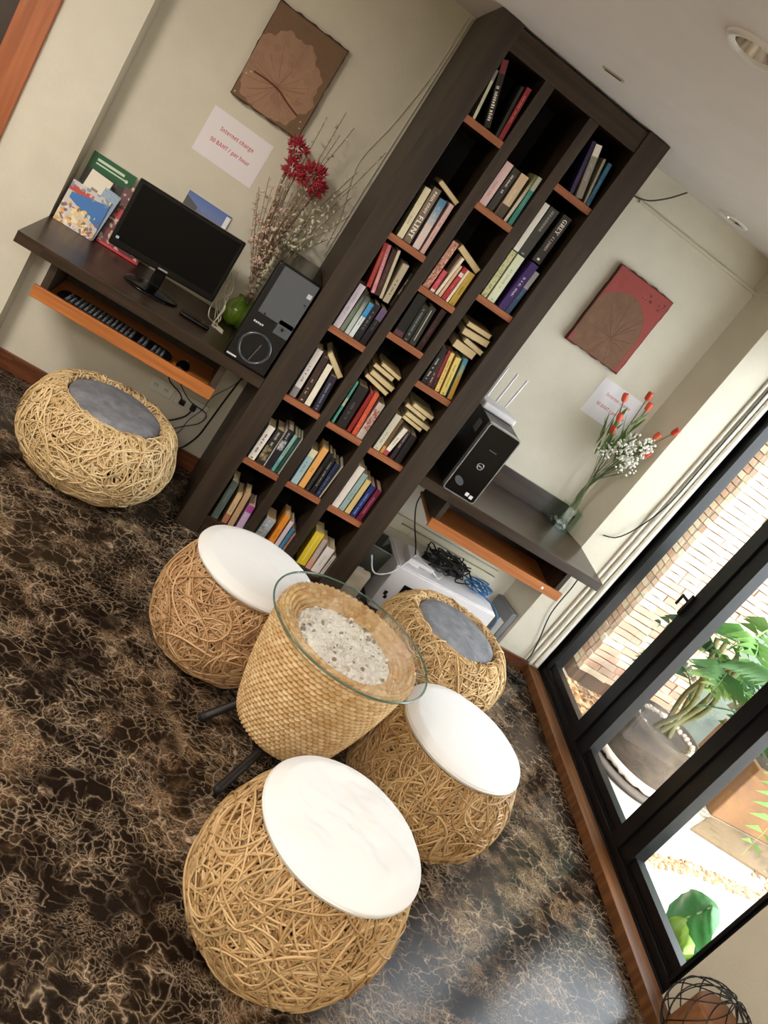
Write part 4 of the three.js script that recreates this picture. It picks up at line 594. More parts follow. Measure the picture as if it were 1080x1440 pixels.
  for (let i = 0; i < 46; i++) { const a = L([1.62 + R() * 0.2, 1.25 + R() * 0.14, 0.1 + R() * 0.1]); leaves.push(blade(a, V((R() - 0.5) * 0.8, 0.9, (R() - 0.5) * 0.7).normalize(), 0.1 + R() * 0.09, 0.006, 0.02)); }
  for (const g of leaves.splice(0)) part(b, 'leaf', g, leafMat);
  const cl = [[1.79, 1.4, 0.2, 0.075, 90], [1.69, 1.31, 0.17, 0.05, 35], [1.815, 1.3, 0.21, 0.055, 60], [1.75, 1.35, 0.2, 0.06, 60], [1.845, 1.45, 0.2, 0.04, 30]];
  for (const [cx, cy, cz, r, n] of cl) {
    for (let k = 0; k < 5; k++) stems.push(new THREE.TubeGeometry(new THREE.CatmullRomCurve3([V((R() - 0.5) * 0.05, 0.02, (R() - 0.5) * 0.05), L(X).add(V((R() - 0.5) * 0.02, 0, 0)), L([cx + (R() - 0.5) * r, cy - r * 0.5, cz])]), 12, 0.0013, 5));
    for (let k = 0; k < n; k++) { const d = V(R() - 0.5, R() - 0.5, R() - 0.5).normalize().multiplyScalar(r * Math.cbrt(R())), p = L([cx + d.x, cy + d.y, Math.min(0.27, cz + d.z)]), s = 0.004 + R() * 0.0035; white.push(new THREE.IcosahedronGeometry(s, 1).translate(p.x, p.y, p.z)); if (k % 3 === 0) stems.push(bar([p.x, p.y, p.z], [p.x * 0.9, p.y - 0.03, p.z * 0.95], 0.0006, 4)); }
  }
  part(b, 'stems', merge(stems), std('#66704c', 0.7), 'stuff'); part(b, 'white_blossoms', merge(white), std('#f1efe6', 0.8), 'stuff');
}
solo('wall_conduit', 'thin pale cable conduit running along the wall above the red panel', 'conduit', merge([bx(1.08, 1.87, 2.318, 2.334, 0.0005, 0.014, 0.003), bx(1.855, 1.875, 2.312, 2.34, 0.0005, 0.018, 0.002)]), std('#cfc9b4', 0.6));
solo('loose_wire', 'dark loose wire drooping from ceiling to bookcase', 'wire', tube([[1.24, 2.478, 0.02], [1.17, 2.40, 0.03], [1.1, 2.345, 0.03], [1.02, 2.325, 0.03], [0.86, 2.33, 0.03]], 0.004), std('#4c463a', 0.7));
solo('cable_trunking', 'cream cable trunking on the wall below the router desk', 'trunking', merge([bx(0.85, 1.74, 0.3, 0.345, 0.0005, 0.03, 0.003), bx(0.85, 1.74, 0.35, 0.385, 0.0005, 0.022, 0.003), bx(1.02, 1.09, 0.3, 0.388, 0.03, 0.036, 0.002), bx(1.16, 1.42, 0.3, 0.343, 0.03, 0.036, 0.002)]), std('#d3cdb4', 0.55));
{
  const t = thing('white_cabinet', 'white metal equipment box under the router desk', 'cabinet', [1.075, 0, 0.4], 0.077);
  part(t, 'body', bx(0, 0.645, 0.002, 0.28, -0.3, 0, 0.006), M.whitePlastic);
  part(t, 'lid', bx(0.012, 0.633, 0.28, 0.286, -0.288, -0.012, 0.003), M.whitePlastic);
  part(t, 'dark_label', bx(0.1, 0.24, 0.09, 0.2, -0.001, 0.0015), M.black); part(t, 'printed_mark', merge([bx(0.03, 0.05, 0.1, 0.125, -0.001, 0.001), bx(0.042, 0.06, 0.08, 0.1, -0.001, 0.001)]), M.black);
}
{
  const t = thing('storage_bin', 'grey plastic bin between the bookcase and white box', 'bin', [0.955, 0, 0.2]);
  part(t, 'tub', new THREE.CylinderGeometry(0.145, 0.115, 0.27, 4, 1, true).rotateY(Math.PI / 4).translate(0, 0.136, 0), std('#55584e', 0.4, { side: THREE.DoubleSide }));
  part(t, 'tub_base', bx(-0.08, 0.08, 0.001, 0.006, -0.08, 0.08), std('#55584e', 0.4));
  part(t, 'rim', new THREE.TorusGeometry(0.145, 0.005, 6, 4).rotateX(Math.PI / 2).rotateY(Math.PI / 4 + Math.PI / 2 * 0).translate(0, 0.27, 0), std('#6d7068', 0.4));
}
solo('paper_bag', 'crumpled off-white paper bag against the bookcase foot', 'bag', (() => { const g = new THREE.BoxGeometry(0.1, 0.17, 0.06, 5, 6, 3), p = g.attributes.position; for (let i = 0; i < p.count; i++) { const n = fbm(p.getX(i) * 30 + 9, p.getY(i) * 30 + p.getZ(i) * 17, 4096, 6, 2) - 0.5; p.setXYZ(i, p.getX(i) + n * 0.03, p.getY(i) + (p.getY(i) > 0 ? n * 0.02 : 0), p.getZ(i) - n * 0.03); } g.computeVertexNormals(); g.translate(0.93, 0.086, 0.42); return g; })(), std('#cfc4ac', 0.8));
{
  const R = rng(64), loops = (n, c, s, r) => merge(Array.from({ length: n }, () => { const pts = []; let p = V(c[0] + (R() - 0.5) * s[0], c[1] + R() * s[1], c[2] + (R() - 0.5) * s[2]); for (let k = 0; k < 7; k++) { pts.push(p.clone()); p = V(c[0] + (R() - 0.5) * s[0], c[1] + R() * s[1], c[2] + (R() - 0.5) * s[2]).lerp(p, 0.35); } return tube(pts, r, 36, 5); }));
  solo('cable_tangle', 'tangle of black cables on the white box', 'cables', loops(17, [1.37, 0.292, 0.2], [0.38, 0.12, 0.2], 0.004), M.cable).userData.kind = 'stuff';
  solo('black_cable', 'black cable rising from the box to the desk above', 'cable', tube([[1.18, 0.3, 0.3], [1.15, 0.36, 0.25], [1.1, 0.44, 0.15], [1.06, 0.52, 0.12], [1.04, 0.6, 0.15]], 0.0042), M.cable);
  solo('power_strip', 'white power strip lying across the white box', 'power strip', merge([bx(1.13, 1.2, 0.2875, 0.325, 0.18, 0.34, 0.008), bx(1.2, 1.3, 0.2875, 0.31, 0.22, 0.3, 0.006)]), M.whitePlastic);
  for (const [x, z, l] of [[1.3, 0.18, 'black power adapter near the white power strip'], [1.45, 0.16, 'black power adapter beside the blue cable coil']]) { const t = thing('power_adapter', l, 'adapter', [x, 0.2868, z], 0.4); part(t, 'housing', bx(-0.05, 0.05, 0, 0.045, -0.03, 0.03, 0.006), M.rubber); part(t, 'rating_label', bx(-0.02, 0.025, 0.0452, 0.0456, -0.015, 0.015), M.white); }
  const pts = []; for (let k = 0; k < 60; k++) { const a = k / 9 * Math.PI * 2, r = 0.05 + 0.018 * Math.sin(k * 1.7); pts.push([1.6 + Math.cos(a) * r * 1.1 + 0.012 * Math.sin(k), 0.293 + 0.0009 * k + 0.012 * Math.abs(Math.sin(k * 0.9)), 0.21 + Math.sin(a) * r]); }
  solo('blue_network_cable', 'coiled bright blue network cable on the white box', 'cable', merge([tube(pts, 0.0036, 320, 6), tube([[1.64, 0.3, 0.24], [1.7, 0.3, 0.3], [1.735, 0.27, 0.35], [1.742, 0.2, 0.36], [1.745, 0.1, 0.37]], 0.0036)]), std('#2f6ea6', 0.5));
  solo('white_network_cable', 'white cable curving from the bin over the white box', 'cable', merge([tube([[0.93, 0.26, 0.4], [0.98, 0.2, 0.44], [1.05, 0.23, 0.43], [1.12, 0.3, 0.36], [1.17, 0.33, 0.28]], 0.0045), tube([[1.17, 0.33, 0.28], [1.25, 0.33, 0.34], [1.32, 0.3, 0.34], [1.36, 0.3, 0.28]], 0.0035)]), M.whitePlastic);
}
{
  const t = thing('junction_box', 'grey box with white sticker against the pillar foot', 'box', [1.862, 0, 0], -1.204);   // flat against the splayed niche side
  part(t, 'housing', bx(0.01, 0.185, 0.085, 0.275, 0.002, 0.05, 0.006), std('#77797a', 0.5)); part(t, 'sticker', bx(0.13, 0.175, 0.1, 0.2, 0.05, 0.0508), M.white);
}
for (const [x, r, l, c] of [[2.128, 0.008, 'slim beige conduit pipe on the pillar, farthest from the window', '#ece8dc'], [2.165, 0.012, 'beige conduit pipe in the middle of the pillar pipes', '#e8e4d6'], [2.205, 0.014, 'thick beige conduit pipe beside the black window frame', '#eae6da']])
  solo('conduit_pipe', l, 'pipe', bar([x, 0.075, 0.193 + r + 0.001], [x, 2.335, 0.193 + r + 0.001], r, 14), std(c, 0.5));
solo('pillar_cable', 'black cable hanging down the pillar beside the pipes', 'cable', tube([[2.145, 2.2, 0.222], [2.148, 1.6, 0.222], [2.135, 1.2, 0.226], [2.05, 0.96, 0.21], [1.98, 0.93, 0.205]], 0.0035, 40), M.cable);
solo('pillar_cable', 'grey cable sagging from desk end to the pillar foot', 'cable', tube([[2.0, 0.76, 0.25], [2.04, 0.6, 0.215], [2.05, 0.4, 0.212], [2.11, 0.2, 0.214], [2.12, 0.1, 0.23], [2.09, 0.06, 0.24], [1.98, 0.02, 0.26], [1.85, 0.008, 0.3]], 0.0036, 40), M.cable);
solo('plug_lead', 'dark plug lead lying on the floor by the curb', 'cable', merge([tube([[1.85, 0.008, 0.27], [1.96, 0.01, 0.3], [2.05, 0.01, 0.33], [2.1, 0.012, 0.36]], 0.007), bx(2.06, 2.13, 0.002, 0.024, 0.345, 0.37, 0.006)]), M.rubber);
{
  const c = [2.007, 0.33, 2.517], t = thing('wire_globe_lamp', 'black wire globe around a brown drum beside the beige wall', 'lamp', [c[0], 0, c[2]]);
  const wires = [];
  for (let k = 0; k < 12; k++) for (const s of [-1, 1]) { const pts = []; for (let i = 0; i <= 12; i++) { const a = i / 12 * Math.PI * 0.94 + 0.1, th = k / 12 * Math.PI * 2 + s * a * 0.55; pts.push(V(0.14 * Math.sin(a) * Math.cos(th), c[1] + 0.13 * Math.cos(a), 0.14 * Math.sin(a) * Math.sin(th))); } wires.push(tube(pts, 0.0022, 24, 5)); }
  wires.push(new THREE.TorusGeometry(0.014, 0.0025, 6, 20).rotateX(Math.PI / 2).translate(0, c[1] + 0.129, 0));
  part(t, 'wire_globe', merge(wires), M.black, 'stuff');
  part(t, 'drum', lathe([[0, 0.22], [0.075, 0.22], [0.082, 0.24], [0.08, 0.38], [0.072, 0.395], [0, 0.398]], 40), std('#8a5a36', 0.6));
  part(t, 'pedestal', lathe([[0, 0], [0.1, 0], [0.1, 0.02], [0.035, 0.04], [0.03, 0.17], [0.06, 0.2], [0, 0.22]], 36), M.curb);
}
// ---------------------------------------------------------------- rattan stools
function profileWalker(prof) { // prof: [r, y] polyline; returns point and outward normal at arc length s
  const acc = [0]; for (let i = 1; i < prof.length; i++) acc.push(acc[i - 1] + Math.hypot(prof[i][0] - prof[i - 1][0], prof[i][1] - prof[i - 1][1]));
  const len = acc[acc.length - 1];
  return { len, at(s) { s = Math.max(0, Math.min(len, s)); let i = 1; while (i < acc.length - 1 && acc[i] < s) i++; const t = (s - acc[i - 1]) / (acc[i] - acc[i - 1] || 1), a = prof[i - 1], b = prof[i], dr = b[0] - a[0], dy = b[1] - a[1], l = Math.hypot(dr, dy) || 1; return [a[0] + dr * t, a[1] + dy * t, dy / l, -dr / l]; } };
}
function rattanWeave(prof, count, seed, rad, tones) {
  const R = rng(seed), w = profileWalker(prof), pos = [], nor = [], col = [], idx = [], SIDES = 5, SEG = 26;
  const c = new THREE.Color();
  for (let n = 0; n < count; n++) {
    // start points spread evenly over the surface
    let s, r; do { s = R() * w.len; r = w.at(s)[0]; } while (R() > r / 0.36);
    let th = R() * Math.PI * 2, ph = R() * Math.PI * 2, k = (R() - 0.5) * 16; const lenN = 0.45 + R() * 0.5, h = lenN / SEG, off0 = -0.024 * Math.pow(R(), 1.3) + (R() > 0.8 ? 0.004 : 0), wv = R() * 6, rr = rad * (0.8 + R() * 0.4);
    const P = [], N = [];
    for (let i = 0; i <= SEG; i++) {
      const [pr, py, nr, ny] = w.at(s), off = off0 + 0.0035 * Math.sin(wv + i * 0.55), ct = Math.cos(th), st = Math.sin(th);
      P.push(V((pr + nr * off) * ct, py + ny * off, (pr + nr * off) * st)); N.push(V(nr * ct, ny, nr * st));
      s += h * Math.sin(ph); th += h * Math.cos(ph) / Math.max(0.08, pr); ph += k * h; k += (R() - 0.5) * 9;
      if (s < 0.006) { s = 0.006; ph = -ph; } if (s > w.len - 0.004) { s = w.len - 0.004; ph = -ph; }
    }
    const t = R(); c.set(tones[0]).lerp(new THREE.Color(tones[1]), t); if (R() > 0.9) c.multiplyScalar(0.72);
    const base = pos.length / 3;
    for (let i = 0; i <= SEG; i++) {
      const tg = P[Math.min(SEG, i + 1)].clone().sub(P[Math.max(0, i - 1)]).normalize(), b = tg.clone().cross(N[i]).normalize(), m = b.clone().cross(tg).normalize();
      for (let q = 0; q < SIDES; q++) { const a = q / SIDES * Math.PI * 2, d = m.clone().multiplyScalar(Math.cos(a)).addScaledVector(b, Math.sin(a)); pos.push(P[i].x + d.x * rr, P[i].y + d.y * rr, P[i].z + d.z * rr); nor.push(d.x, d.y, d.z); col.push(c.r, c.g, c.b); }
    }
    for (let i = 0; i < SEG; i++) for (let q = 0; q < SIDES; q++) { const a = base + i * SIDES + q, b = base + i * SIDES + (q + 1) % SIDES; idx.push(a, b, a + SIDES, b, b + SIDES, a + SIDES); }
  }
  const g = new THREE.BufferGeometry(); g.setAttribute('position', new THREE.Float32BufferAttribute(pos, 3)); g.setAttribute('normal', new THREE.Float32BufferAttribute(nor, 3)); g.setAttribute('color', new THREE.Float32BufferAttribute(col, 3)); g.setIndex(idx); return g;
}
const rattanMat = new THREE.MeshStandardMaterial({ vertexColors: true, roughness: 0.55 }), reedMat = std('#c09a5e', 0.7);
const smoothProf = (pts, n = 40) => { const c = new THREE.SplineCurve(pts.map(([r, y]) => new THREE.Vector2(r, y))); return c.getPoints(n).map((p) => [p.x, p.y]); };
const ballProf = (R, h) => smoothProf([[R * 0.6, 0.004], [R * 0.8, h * 0.1], [R * 0.95, h * 0.28], [R, h * 0.48], [R * 0.965, h * 0.7], [R * 0.86, h * 0.9], [R * 0.78, h]]);
function cushionGeo(r, th, seed, wrinkle) {
  const NR = 26, NT = 72, pos = [], idx = [];
  const prof = (k) => { // k 0..1: bottom edge round to the top centre
    if (k < 0.25) { const a = -Math.PI / 2 + (k / 0.25) * Math.PI * 0.75; return [r - th * 0.35 + Math.cos(a) * th * 0.35, th * 0.36 + Math.sin(a) * th * 0.36]; }
    const q = (k - 0.25) / 0.75, rr = (r - th * 0.58) * (1 - q); return [rr, th * 0.62 + th * 0.38 * Math.sqrt(Math.max(0, 1 - Math.pow(rr / r, 2.6)))];
  };
  for (let i = 0; i <= NR; i++) { const [pr, py] = prof(i / NR); for (let j = 0; j < NT; j++) { const a = j / NT * Math.PI * 2, x = Math.cos(a) * pr, z = Math.sin(a) * pr, n = fbm(x * 14 + 40 + seed, z * 14 + 40, 4096, seed, 3) - 0.5, m = fbm(x * 5 + 70, z * 9 + 20 + seed, 4096, seed + 3, 2) - 0.5, e = 1 + (fbm(a * 1.5 + 9, seed, 4096, seed + 8, 2) - 0.5) * 0.03 * (pr / r); pos.push(x * e, py + (i > 6 ? wrinkle * (n * 0.03 + m * 0.02) * Math.min(1, (1 - pr / r) * 8) : 0), z * e); } }
  for (let i = 0; i < NR; i++) for (let j = 0; j < NT; j++) { const a = i * NT + j, b = i * NT + (j + 1) % NT; idx.push(a, a + NT, b, b, a + NT, b + NT); }
  const g = new THREE.BufferGeometry(); g.setAttribute('position', new THREE.Float32BufferAttribute(pos, 3)); g.setIndex(idx); g.computeVertexNormals(); return g;
}
function reedFrame(t, prof, h) { // the bent reed hoops and seat board that the weave is wound on
  const w = profileWalker(prof), hoops = [0.03, 0.2, 0.4, 0.6, 0.8].map((k) => { const [r, y] = w.at(w.len * k); return new THREE.TorusGeometry(Math.max(0.05, r - 0.03), 0.006, 6, 48).rotateX(Math.PI / 2).translate(0, Math.max(0.01, Math.min(h - 0.02, y)), 0); });
  part(t, 'reed_hoops', merge(hoops), reedMat);
  part(t, 'seat_board', cyl(0.2, 0.2, 0.012, 0, h - 0.03, 0, 40), reedMat);
}
const tones = ['#a47f4e', '#cfaf7e'];
const whiteFabric = new THREE.MeshPhysicalMaterial({ color: '#e8e9e7', roughness: 0.75 });
const pipingMat = std('#dcd8cc', 0.7);
const weaveA = {};
function ballStool(label, x, z, R, h, rc, seed, wrinkle, turn, tint = tones) {
  const t = thing('rattan_ball_stool', label, 'stool', [x, 0, z], turn, 'white cushioned rattan ball stools'), prof = ballProf(R, h);
  part(t, 'rattan_weave', rattanWeave(prof, 700, seed, 0.0037, tint), rattanMat, 'stuff');
  reedFrame(t, prof, h);
  const cu = part(t, 'seat_cushion', cushionGeo(rc, 0.05, seed, wrinkle).translate(0, h - 0.006, 0), whiteFabric); cu.userData.label = 'round white cushion';
  part(cu, 'piping', new THREE.TorusGeometry(rc - 0.001, 0.0035, 6, 72).rotateX(Math.PI / 2).translate(0, h + 0.012, 0), whiteFabric);
}
ballStool('rattan ball stool with creased white cushion in front of the basket table', 0.578, 2.497, 0.296, 0.43, 0.242, 11, 1, 0.3);
ballStool('rattan ball stool with smooth white cushion between table and window curb', 1.135, 1.77, 0.313, 0.393, 0.25, 23, 0.15, 1.4);
ballStool('rattan ball stool with white cushion in front of the bookcase bottom shelves', 0.258, 1.388, 0.287, 0.4, 0.244, 37, 0.15, 2.2, ['#a27a4e', '#cba67a']);
const greyMap = tex(256, 0.3, (u, v, c) => { const n = fbm(u * 9, v * 9, 9, 3, 4), f = hash2(Math.floor(u * 256), Math.floor(v * 256), 8); const k = mix(92, 138, n) + f * 10; c[0] = k; c[1] = k + 1; c[2] = k + 5; });
const greyFabric = new THREE.MeshPhysicalMaterial({ map: greyMap, roughness: 0.85, sheen: 0.6, sheenRoughness: 0.5, sheenColor: new THREE.Color('#8a8f9a') });
function padStool(label, x, z, R, h, rc, seed, turn, tint) {
  const t = thing('rattan_pouf', label, 'stool', [x, 0, z], turn, 'low rattan poufs with grey pads');
  const prof = smoothProf([[R * 0.55, 0.004], [R * 0.8, h * 0.11], [R * 0.97, h * 0.34], [R, h * 0.55], [R * 0.93, h * 0.78], [R * 0.8, h * 0.95], [rc + 0.03, h], [rc + 0.012, h - 0.012], [rc + 0.006, h - 0.035]]);
  part(t, 'rattan_weave', rattanWeave(prof, 740, seed, 0.0036, tint), rattanMat, 'stuff');
  reedFrame(t, prof, h - 0.03);
  const pad = cushionGeo(rc, 0.045, seed, 0.1).translate(0, h - 0.04, 0); uvMetres(pad);
  part(t, 'seat_pad', pad, greyFabric).userData.label = 'round grey pad';
}
padStool('low rattan pouf with grey pad under the monitor desk front', -0.467, 0.6, 0.34, 0.378, 0.205, 51, 0.5, ['#bd9c68', '#e2ca9c']);
padStool('low rattan pouf with grey pad in front of the white box', 1.34, 0.83, 0.345, 0.338, 0.212, 67, 2.1, ['#b8945e', '#dec090']);

// ---------------------------------------------------------------- woven basket table
{
  const tx = 0.553, tz = 1.772, TH = 0.575, t = thing('basket_table', 'seagrass basket table with glass top over white shell bed', 'table', [tx, 0, tz]);
  // outside wall, rim and inner funnel as one line of coils
  const line = smoothProf([[0.145, 0.115], [0.185, 0.135], [0.208, 0.2], [0.233, 0.3], [0.252, 0.41], [0.262, 0.5], [0.266, 0.54], [0.258, 0.56], [0.24, 0.557], [0.215, 0.542], [0.19, 0.525], [0.181, 0.515]], 90), w = profileWalker(line);
  const ROWS = 33, SUB = 6, ST = 66, TS = 8, NV = ROWS * SUB, NU = ST * TS, pos = [], col = [], idx = [], c = new THREE.Color();
  for (let i = 0; i <= NV; i++) {
    const s = i / NV * w.len, row = Math.floor(i / SUB), fr = (i % SUB) / SUB, [r, y, nr, ny] = w.at(s), coil = Math.sin(Math.PI * fr);
    for (let j = 0; j < NU; j++) {
      const a = j / NU * Math.PI * 2, st = ((j + (row % 2) * TS / 2 + fr * TS * 0.3) / TS) % 1, bump = Math.pow(Math.sin(Math.PI * st), 0.6), o = -0.007 + 0.0115 * Math.pow(coil, 0.55) * (0.3 + 0.7 * bump);
      pos.push((r + nr * o) * Math.cos(a), y + ny * o, (r + nr * o) * Math.sin(a));
      const q = hash2(Math.floor((j + (row % 2) * TS / 2) / TS), row, 3); c.set('#bd965f').lerp(new THREE.Color('#dcbf90'), q); col.push(c.r, c.g, c.b);
    }
  }
  for (let i = 0; i < NV; i++) for (let j = 0; j < NU; j++) { const a = i * NU + j, b = i * NU + (j + 1) % NU; idx.push(a, a + NU, b, b, a + NU, b + NU); }
  const g = new THREE.BufferGeometry(); g.setAttribute('position', new THREE.Float32BufferAttribute(pos, 3)); g.setAttribute('color', new THREE.Float32BufferAttribute(col, 3)); g.setIndex(idx); g.computeVertexNormals();
  part(t, 'basket', g, new THREE.MeshStandardMaterial({ vertexColors: true, roughness: 0.75, side: THREE.DoubleSide })).userData.label = 'coiled seagrass basket';
  part(t, 'basket_bottom', lathe([[0, 0.112], [0.143, 0.112], [0.147, 0.12], [0, 0.125]], 40), reedMat);
  // shell bed
  const bed = new THREE.CircleGeometry(0.192, 64, 0); bed.rotateX(-Math.PI / 2);
  const ring = lathe([[0.0, 0.522], [0.05, 0.524], [0.1, 0.522], [0.15, 0.52], [0.185, 0.515]], 48); { const p = ring.attributes.position; for (let i = 0; i < p.count; i++) p.setY(i, p.getY(i) + (fbm(p.getX(i) * 60 + 90, p.getZ(i) * 60 + 90, 4096, 4, 3) - 0.5) * 0.014); ring.computeVertexNormals(); }
  const sandMap = tex(256, 0.4, (u, v, k) => { const n = hash2(Math.floor(u * 256), Math.floor(v * 256), 2), m = fbm(u * 40, v * 40, 40, 6, 2); const q = mix(214, 244, m) - (n > 0.95 ? 70 : 0); k[0] = q; k[1] = q - 4; k[2] = q - 14; });
  part(t, 'sand_bed', uvMetres(ring), new THREE.MeshStandardMaterial({ map: sandMap, roughness: 0.95 }), 'stuff');
  const R = rng(91), peb = new THREE.InstancedMesh(new THREE.IcosahedronGeometry(1, 1), std('#ffffff', 0.85), 1500), m4 = new THREE.Matrix4(), qt = new THREE.Quaternion(), eu = new THREE.Euler();
  peb.name = 'shell_pieces'; peb.userData.kind = 'stuff';
  for (let i = 0; i < 1500; i++) { const a = R() * Math.PI * 2, r = 0.18 * Math.sqrt(R()), s = 0.0016 + Math.pow(R(), 6) * 0.0085; eu.set(R() * 6, R() * 6, R() * 6); m4.compose(V(Math.cos(a) * r, 0.524 - 0.008 * Math.pow(r / 0.19, 2) + s * 0.4, Math.sin(a) * r), qt.setFromEuler(eu), V(s, s * 0.6, s * (0.7 + R() * 0.5))); peb.setMatrixAt(i, m4); const k = R(); peb.setColorAt(i, k > 0.9 ? c.set('#8a7c6c') : k > 0.8 ? c.set('#c4b8a6') : c.set('#ddd8c8').lerp(new THREE.Color('#f4f2ea'), R())); }
  t.add(peb);
  const gl = new THREE.MeshPhysicalMaterial({ color: '#ffffff', roughness: 0.0, transmission: 1, thickness: 0, ior: 1.5 });
  part(t, 'glass_top', lathe([[0, 0.565], [0.299, 0.565], [0.302, 0.567], [0.302, 0.572], [0.3, TH - 0.001], [0, TH - 0.001]], 96), gl).userData.label = 'round clear glass top';
  part(t, 'glass_rim', new THREE.TorusGeometry(0.3015, 0.0036, 8, 96).rotateX(Math.PI / 2).translate(0, 0.57, 0), new THREE.MeshPhysicalMaterial({ color: '#8aaa9c', roughness: 0.08, transmission: 0.7, thickness: 0 })).userData.label = 'greenish glass rim';
  for (const [a, b] of [[[-0.25, 0.0], [-0.13, -0.07]], [[-0.159, 0.295], [-0.045, 0.115]], [[0.3, 0.08], [0.12, 0.05]], [[0.1, -0.3], [0.03, -0.12]]]) { const l = part(t, 'leg', bar([a[0], 0.017, a[1]], [b[0], 0.115, b[1]], 0.0155, 14), std('#1f1a18', 0.4)); part(l, 'leg_cap', new THREE.SphereGeometry(0.0165, 14, 10).translate(a[0], 0.017, a[1]), M.rubber); }
}
// ---------------------------------------------------------------- courtyard behind the glass
{
  const gm = tex(512, 1.6, (u, v, c) => { const n = fbm(u * 14, v * 14, 14, 3, 4), f = hash2(Math.floor(u * 512), Math.floor(v * 512), 5); const k = mix(140, 180, n) + f * 10 - 6; c[0] = k; c[1] = k - 5; c[2] = k - 14; });
  struct('ground_paving', bx(2.24, 8, -0.16, -0.02, -2, 6.6), new THREE.MeshStandardMaterial({ map: gm, roughness: 0.9 }), 'pale concrete courtyard paving outside the window', 'ground');
}
{ // brick wall, each brick its own piece
  const t = thing('brick_wall', 'wall of thin stacked pale bricks outside the window', 'wall', [2.62, 0, -0.05]);
  part(t, 'mortar_core', bx(0.012, 0.8, -0.02, 2.6, -0.9, -0.012), std('#6e5442', 0.95));
  const R = rng(500), mats = ['#dcc4ac', '#d2b09a', '#e2d2b8', '#cba48e', '#d6bca8', '#e6dac4', '#c8aa94'].map((c) => std(c, 0.9)), geos = {};
  const brickGeo = (l, d) => { const k = l + '_' + d; if (!geos[k]) { const g = new THREE.BoxGeometry(l, 0.04, d, 2, 1, 1), p = g.attributes.position, r = rng(Math.round(l * 1000)); for (let i = 0; i < p.count; i++) p.setXYZ(i, p.getX(i), p.getY(i) + (hash2(Math.round(p.getX(i) * 500), Math.round(p.getY(i) * 500), 4) - 0.5) * 0.007, p.getZ(i) + (p.getZ(i) > 0 ? (hash2(Math.round(p.getX(i) * 400), Math.round(p.getY(i) * 700), 9) - 0.5) * 0.006 : 0)); g.computeVertexNormals(); geos[k] = toCreasedNormals(g, 0.5); } return geos[k]; };
  const lens = [0.12, 0.15, 0.18, 0.21, 0.24];
  for (let r = 0; r < 40; r++) {
    let x = -0.012 * R();
    while (x < 0.76) { let l = lens[Math.floor(R() * 5)]; if (0.8 - x - l < 0.1) l = Math.round((0.8 - x) * 100) / 100; const b = part(t, 'brick', brickGeo(Math.round((l - 0.006) * 1000) / 1000, 0.05), mats[Math.floor(R() * 7)]); b.position.set(x + l / 2, 0.1 + r * 0.046, -0.025 + (R() - 0.5) * 0.012); x += l; }
    for (let k = 0; k < 1; k++) { const b = part(t, 'brick', brickGeo(0.34, 0.05), mats[Math.floor(R() * 7)]); b.rotation.y = -Math.PI / 2; b.position.set(0.025 + (R() - 0.5) * 0.008, 0.1 + r * 0.046, -0.24); }
    { const b = part(t, 'brick', brickGeo(0.36, 0.05), mats[Math.floor(R() * 7)]); b.rotation.y = -Math.PI / 2; b.position.set(0.025 + (R() - 0.5) * 0.008, 0.1 + r * 0.046, -0.6); }
  }
}
struct('wall_courtyard', merge([bx(3.425, 3.8, -0.02, 2.6, -1.4, -0.12)]), std('#7f8c82', 0.85), 'grey green courtyard wall beyond the palms', 'wall');
struct('wall_courtyard_end', bx(3.4, 8, -0.02, 2.4, -1.6, -1.4), std('#7f8c82', 0.85), 'grey green end wall of the courtyard', 'wall');
{ // pebble border along the wall foot, and pebble lines in the paving
  const R = rng(321), n = 2100, im = new THREE.InstancedMesh(new THREE.IcosahedronGeometry(1, 1), std('#ffffff', 0.8), n), m = new THREE.Matrix4(), q = new THREE.Quaternion(), e = new THREE.Euler(), c = new THREE.Color(), tn = ['#b8926a', '#8f6a48', '#d2b48c', '#a87c56', '#6f5640'];
  for (let i = 0; i < n; i++) {
    let x, z, k = R(); if (i < 800) { x = 2.45 + R() * 1.1; z = -0.05 + R() * 0.42; } else if (i < 1850) { const s = R(); x = 2.5 + s * 1.6; z = 1.36 - s * 0.42 + (x > 3 ? (x - 3) * 0.2 : 0) + (R() - 0.5) * 0.07; } else { x = 3.55 + R() * 0.6; z = 0.85 + R() * 0.4; }
    const s = (i < 800 ? 0.015 : 0.008) + R() * 0.008; e.set(R() * 0.4, R() * 6, R() * 0.4); m.compose(V(x, -0.017, z), q.setFromEuler(e), V(s * 1.3, s * 0.6, s)); im.setMatrixAt(i, m); im.setColorAt(i, c.set(tn[Math.floor(k * 5)]));
  }
  im.name = 'pebble_border'; im.userData.kind = 'stuff'; scene.add(im); tag(im, 'brown pebbles bordering the brick wall and paving', 'pebbles');
}
solo('garden_bed', 'brown earth bed behind the pebble line under the palms', 'soil', prism([[3.15, 0.9], [3.7, 1.0], [4.3, 0.95], [4.3, 0.68], [3.42, 0.68]], -0.02, -0.006), std('#6e5d46', 0.95));
for (const [x, z, r, l] of [[3.62, 1.3, 0.16, 'pinkish paving slab by the pebble line'], [3.9, 1.5, 0.18, 'larger pinkish paving slab farther out']]) solo('stone_slab', l, 'paving slab', prism([[x - r, z - r * 0.6], [x + r * 0.8, z - r], [x + r, z + r * 0.7], [x - r * 0.4, z + r]], -0.02, -0.004), std('#cf9f96', 0.9), 'pink slabs in the courtyard');
